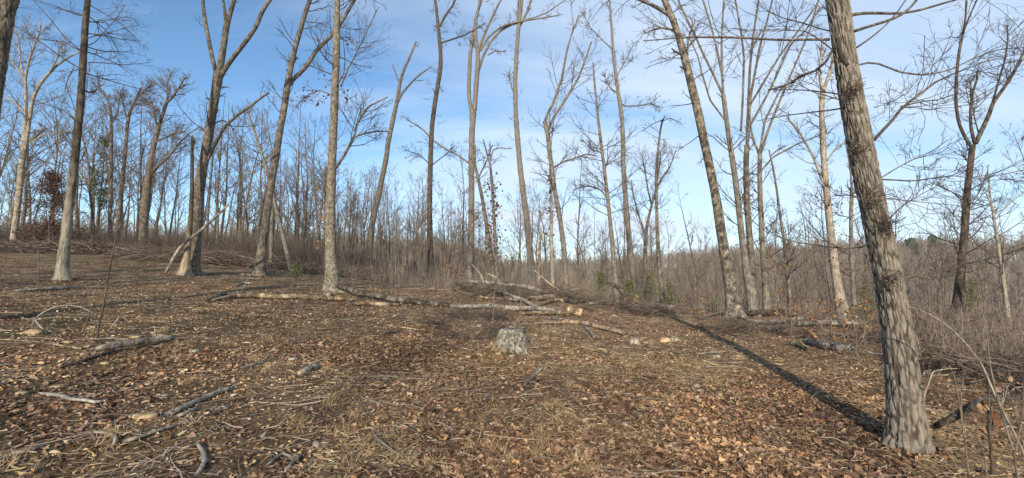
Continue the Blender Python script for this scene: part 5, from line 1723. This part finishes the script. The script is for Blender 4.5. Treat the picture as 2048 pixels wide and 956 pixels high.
TG = [tangle(26, .8, .5, (.5, 2.0), .005, .02, 'slash') for _ in range(5)]
TS = [tangle(26, .4, .28, (.2, .8), .002, .006, 'brush_dark_shaded') for _ in range(5)]


def brush(name, label, n, xr, yr, ok, smin=.7, smax=1.3, src=None):
    x, y = rng.uniform(*xr, n), rng.uniform(*yr, n)
    k = ok(x, y) & (fbm(x / 1.6, y / 1.6, 61, 2) > .4)
    x, y = x[k], y[k]
    o = gn_scatter(name, np.stack([x, y, ground_z(x, y)], 1), rng.uniform(0, 6.28, len(x)), rng.uniform(smin, smax, len(x)), rng.integers(0, 5, len(x)), src or TG)
    stuff(o, label, 'brush')


brush('slash', 'tangle of grey-brown felled branches behind the big furrowed trunk', 620, (5.5, 24), (6.3, 19), lambda x, y: (x > .86 * y) & (y > 7.6 - .1 * x), .6, 1.1)
brush('slash', 'tangle of thin branches round the logs right of centre', 60, (4.5, 15), (9.2, 17), lambda x, y: (x > .42 * y) & (x < .9 * y), .3, .65)
brush('slash', 'low brush around the pile of felled logs', 42, (-2, 5.5), (13, 18.5), lambda x, y: y > 13 + .1 * x, .4, .85)
brush('slash', 'dark wiry brush left of the stump', 34, (-1.7, -.1), (8.0, 10.8), lambda x, y: y > 0, .4, .8, TS)
brush('slash', 'thin brush along the edge of the left woods', 190, (-32, -8), (20, 28), lambda x, y: y > 22, .6, 1.3)

# ------------------------------------------------------------------ litter
def polar(n, r0, r1, p, umax=1.2):
    w = rng.uniform(0, 1, n)
    e = 2 - p
    r = (r0 ** e + w * (r1 ** e - r0 ** e)) ** (1 / e)
    a = rng.uniform(-.92, .92, n)
    return r * np.sin(a), r * np.cos(a)


def leaf_density(x, y):
    return np.clip(.34 + 5.0 * (fbm(x / 1.3, y / 1.3, 91, 4) - .5) + .22 * sstep(0, 3, x - .15 * y) - .2 * sstep(-.5, -3, x), .04, .8)


for n_, r0_, r1_, st_ in ((22000, 2.2, 4.4, 5), (36000, 4.2, 8, 3)):
    lm_ = MB()
    x, y = polar(n_, r0_, r1_, 1.0)
    k = rng.uniform(0, 1, len(x)) < leaf_density(x, y)
    x, y = x[k], y[k]
    sz = rng.uniform(.018, .046, len(x)) + .035 * rng.uniform(0, 1, len(x)) ** 3 + .012 * sstep(.5, 2, x)
    leaf_cloud(lm_, np.stack([x, y, ground_z(x, y) + rng.uniform(.002, .014, len(x))], 1), sz, .36, st_, 1.0, .9)
    o = lm_.build('fallen_leaves', M['litter'])
    stuff(o, 'brown oak leaves strewn over the near ground', 'leaf litter')
lm_ = MB()
x, y = polar(125000, 6.5, 30, 1.15)
k = rng.uniform(0, 1, len(x)) < leaf_density(x, y)
x, y = x[k], y[k]
leaf_cloud(lm_, np.stack([x, y, ground_z(x, y) + rng.uniform(.002, .02, len(x))], 1), rng.uniform(.02, .055, len(x)), .35, 3, 1.0, .8)
o = lm_.build('fallen_leaves', M['litter'])
stuff(o, 'brown leaves strewn over the far part of the clearing', 'leaf litter')
lm_ = MB()
x, y = polar(125000, 2.2, 16, 1.0)
k = rng.uniform(0, 1, len(x)) < .35 + .9 * fbm(x / .7, y / .7, 171, 3)
x, y = x[k], y[k]
leaf_cloud(lm_, np.stack([x, y, ground_z(x, y) + rng.uniform(.001, .010, len(x))], 1), rng.uniform(.008, .028, len(x)), .35, 2, 1.2)
o = lm_.build('leaf_crumbs', M['crumb'])
stuff(o, 'crumbled leaf and bark bits covering the near soil', 'leaf litter')


def strips(n, r0, r1, p, wid, lens, tilt, mat, name, label, dens, cat):
    m_ = MB()
    x, y = polar(n, r0, r1, p)
    k = rng.uniform(0, 1, n) < dens(x, y)
    x, y = x[k], y[k]
    N = len(x)
    az = rng.uniform(0, 3.1416, N)
    L = rng.uniform(*lens, N)
    dv = np.stack([np.cos(az), np.sin(az), rng.normal(0, tilt, N)], 1)
    pos = np.stack([x, y, ground_z(x, y) + rng.uniform(.006, .03, N)], 1)
    t = np.array([-.5, 0, .5])
    P = pos[:, None] + dv[:, None] * L[:, None, None] * t[None, :, None]
    P[:, 1] += rng.normal(0, .07, (N, 3)) * L[:, None]
    P[..., 2] = np.maximum(P[..., 2], ground_z(P[..., 0], P[..., 1]) + .004)
    w = rng.uniform(*wid, N)
    sd = np.stack([-np.sin(az), np.cos(az), rng.normal(0, .5, N)], 1)
    W = np.stack([w * .6, w, w * .3], 1)
    V = np.stack([P - sd[:, None] * W[..., None], P + sd[:, None] * W[..., None]], 2)
    q = np.array([[0, 1, 3, 2], [2, 3, 5, 4]])
    f = (q[None] + (np.arange(N) * 6)[:, None, None]).reshape(-1, 4)
    m_.add(V.reshape(-1, 3), f)
    stuff(m_.build(name, M[mat]), label, cat)


straw_d = lambda x, y: np.clip((1.05 - leaf_density(x, y)) * (.28 + .9 * sstep(-2.5, .3, x + .1 * y)) * np.clip(.6 + 3.2 * (fbm(x / .9, y / .9, 131, 3) - .5), .1, 1.2), .05, 1)
strips(80000, 2.2, 8, 1.0, (.0012, .003), (.03, .14), .18, 'straw', 'dry_grass', 'dry tan grass and stalks matted on the near ground', straw_d, 'dry grass')
strips(62000, 7, 28, 1.15, (.002, .0045), (.06, .22), .15, 'straw', 'dry_grass', 'dry tan grass and stalks matted on the far ground', straw_d, 'dry grass')
left_d = lambda x, y: np.clip(.25 + .75 * sstep(1, -4, x), 0, 1) * .8
strips(16000, 2.4, 16, 1.0, (.003, .010), (.015, .07), .2, 'chip', 'wood_chips', 'pale wood chips and stone flakes strewn over the ground', left_d, 'wood chips')

# leaves drifted against the trunks
lm_ = MB()
for (b_, r_) in FEET + [(np.array(P0), rs)]:
    if b_[1] > 26:
        continue
    n_ = 130
    az = rng.uniform(0, 6.28, n_)
    q = r_ * rng.uniform(.85, 1.3) + rng.exponential(.10, n_)
    xx, yy_ = b_[0] + np.cos(az) * q, b_[1] + np.sin(az) * q
    leaf_cloud(lm_, np.stack([xx, yy_, ground_z(xx, yy_) + .07 * np.exp(-(q - r_) / .08) * rng.uniform(0, 1, n_) + .008], 1), rng.uniform(.03, .07, n_), .5, 3)
stuff(lm_.build('fallen_leaves', M['litter']), 'leaves drifted against the feet of the trunks', 'leaf litter')

# loose twigs on the ground
m_ = MB()
x, y = polar(5200, 2.3, 24, 1.0)
N = len(x)
az = rng.uniform(0, 6.28, N)
L = rng.uniform(.12, .7, N)
t = np.linspace(-.5, .5, 5)
P = np.stack([x, y, ground_z(x, y) + .012], 1)[:, None] + np.stack([np.cos(az), np.sin(az), 0 * az], 1)[:, None] * L[:, None, None] * t[None, :, None]
P += rng.normal(0, .035, P.shape) * L[:, None, None] * np.array([1, 1, .5])
P[..., 2] = np.maximum(P[..., 2], ground_z(P[..., 0], P[..., 1]) + .004)
tubes(m_, P, rng.uniform(.002, .0065, N)[:, None] * np.array([1, .95, .85, .7, .5])[None], 3)
stuff(m_.build('fallen_twigs', M['brush']), 'thin fallen twigs strewn over the clearing', 'twigs')

# grass tufts
m_ = MB()
spots = [(1148, 742), (1268, 738), (1104, 900), (1086, 880), (1075, 915), (1520, 925), (1150, 930), (1338, 805), (990, 905), (860, 850), (1045, 705), (985, 700), (800, 925), (870, 930), (700, 935), (940, 900), (1020, 930), (1180, 945), (1262, 750), (560, 840), (680, 870)]
cs_ = [on_ground(*s)[:2] for s in spots]
for q in range(130):
    xx, yy_ = polar(1, 2.5, 9, 1.0)
    if leaf_density(xx, yy_)[0] < .5:
        cs_.append(np.array([xx[0], yy_[0]]))
for c in cs_:
    nb = int(rng.integers(14, 46))
    b0 = c[None] + rng.normal(0, .045, (nb, 2))
    az = rng.uniform(0, 6.28, nb)
    ln = rng.uniform(.04, .15, nb)
    out = rng.uniform(.2, 1.3, nb)
    b3 = np.stack([b0[:, 0], b0[:, 1], ground_z(b0[:, 0], b0[:, 1])], 1)
    dv = np.stack([np.cos(az) * out, np.sin(az) * out, np.ones(nb)], 1)
    P = b3[:, None] + dv[:, None] * ln[:, None, None] * np.array([0, .5, .85])[None, :, None]
    P[:, 2, 2] -= ln * .25 * out
    tubes(m_, P, np.array([.0018, .0014, .0006])[None].repeat(nb, 0), 3)
stuff(m_.build('grass_tufts', M['straw']), 'tufts of dry bleached grass on the near ground', 'grass')

rt = grown_tree('straight bare tree behind the viewpoint, its shadow running past the stump', 27.0, .006, 'trees behind the viewpoint', nl=20, lean=.005, bare=.5)
rt.location = (-8.5, -45.0, float(ground_z(-8.5, -45.0)))
# trees standing behind the viewer; their shadows fall across the clearing
bk = 'bare tree behind the viewpoint whose shadow crosses the clearing'
for (x, y, s, k) in ((-7.5, -42.0, 1.35, 3), (-2.0, -47.0, 1.4, 6), (-9.2, -2.0, 1.05, 1), (-13, -9, 1.2, 4), (-16.5, -3, 1.1, 7)):
    copy_thing(protos[k], (x, y, float(ground_z(x, y))), rng.uniform(0, 6), s, bk, 'trees behind the viewpoint')

# thin winter haze in one closed box round the whole place
hz = MB()
hx, hy, h0, h1 = 720.0, 720.0, -32.0, 48.0
hv = np.array([[-hx, -hy, h0], [hx, -hy, h0], [hx, hy, h0], [-hx, hy, h0], [-hx, -hy, h1], [hx, -hy, h1], [hx, hy, h1], [-hx, hy, h1]])
hz.add(hv, np.array([[0, 3, 2, 1], [4, 5, 6, 7], [0, 1, 5, 4], [1, 2, 6, 5], [2, 3, 7, 6], [3, 0, 4, 7]]))
hm = bpy.data.materials.new('thin_haze')
hm.use_nodes = True
hn = hm.node_tree.nodes
hn.remove(hn['Principled BSDF'])
pv = hn.new('ShaderNodeVolumePrincipled')
pv.inputs['Color'].default_value = (.82, .88, 1, 1)
pv.inputs['Density'].default_value = HAZE
hm.node_tree.links.new(pv.outputs[0], hn['Material Output'].inputs['Volume'])
ho = hz.build('haze', hm, smooth=False)
ho['kind'] = 'stuff'
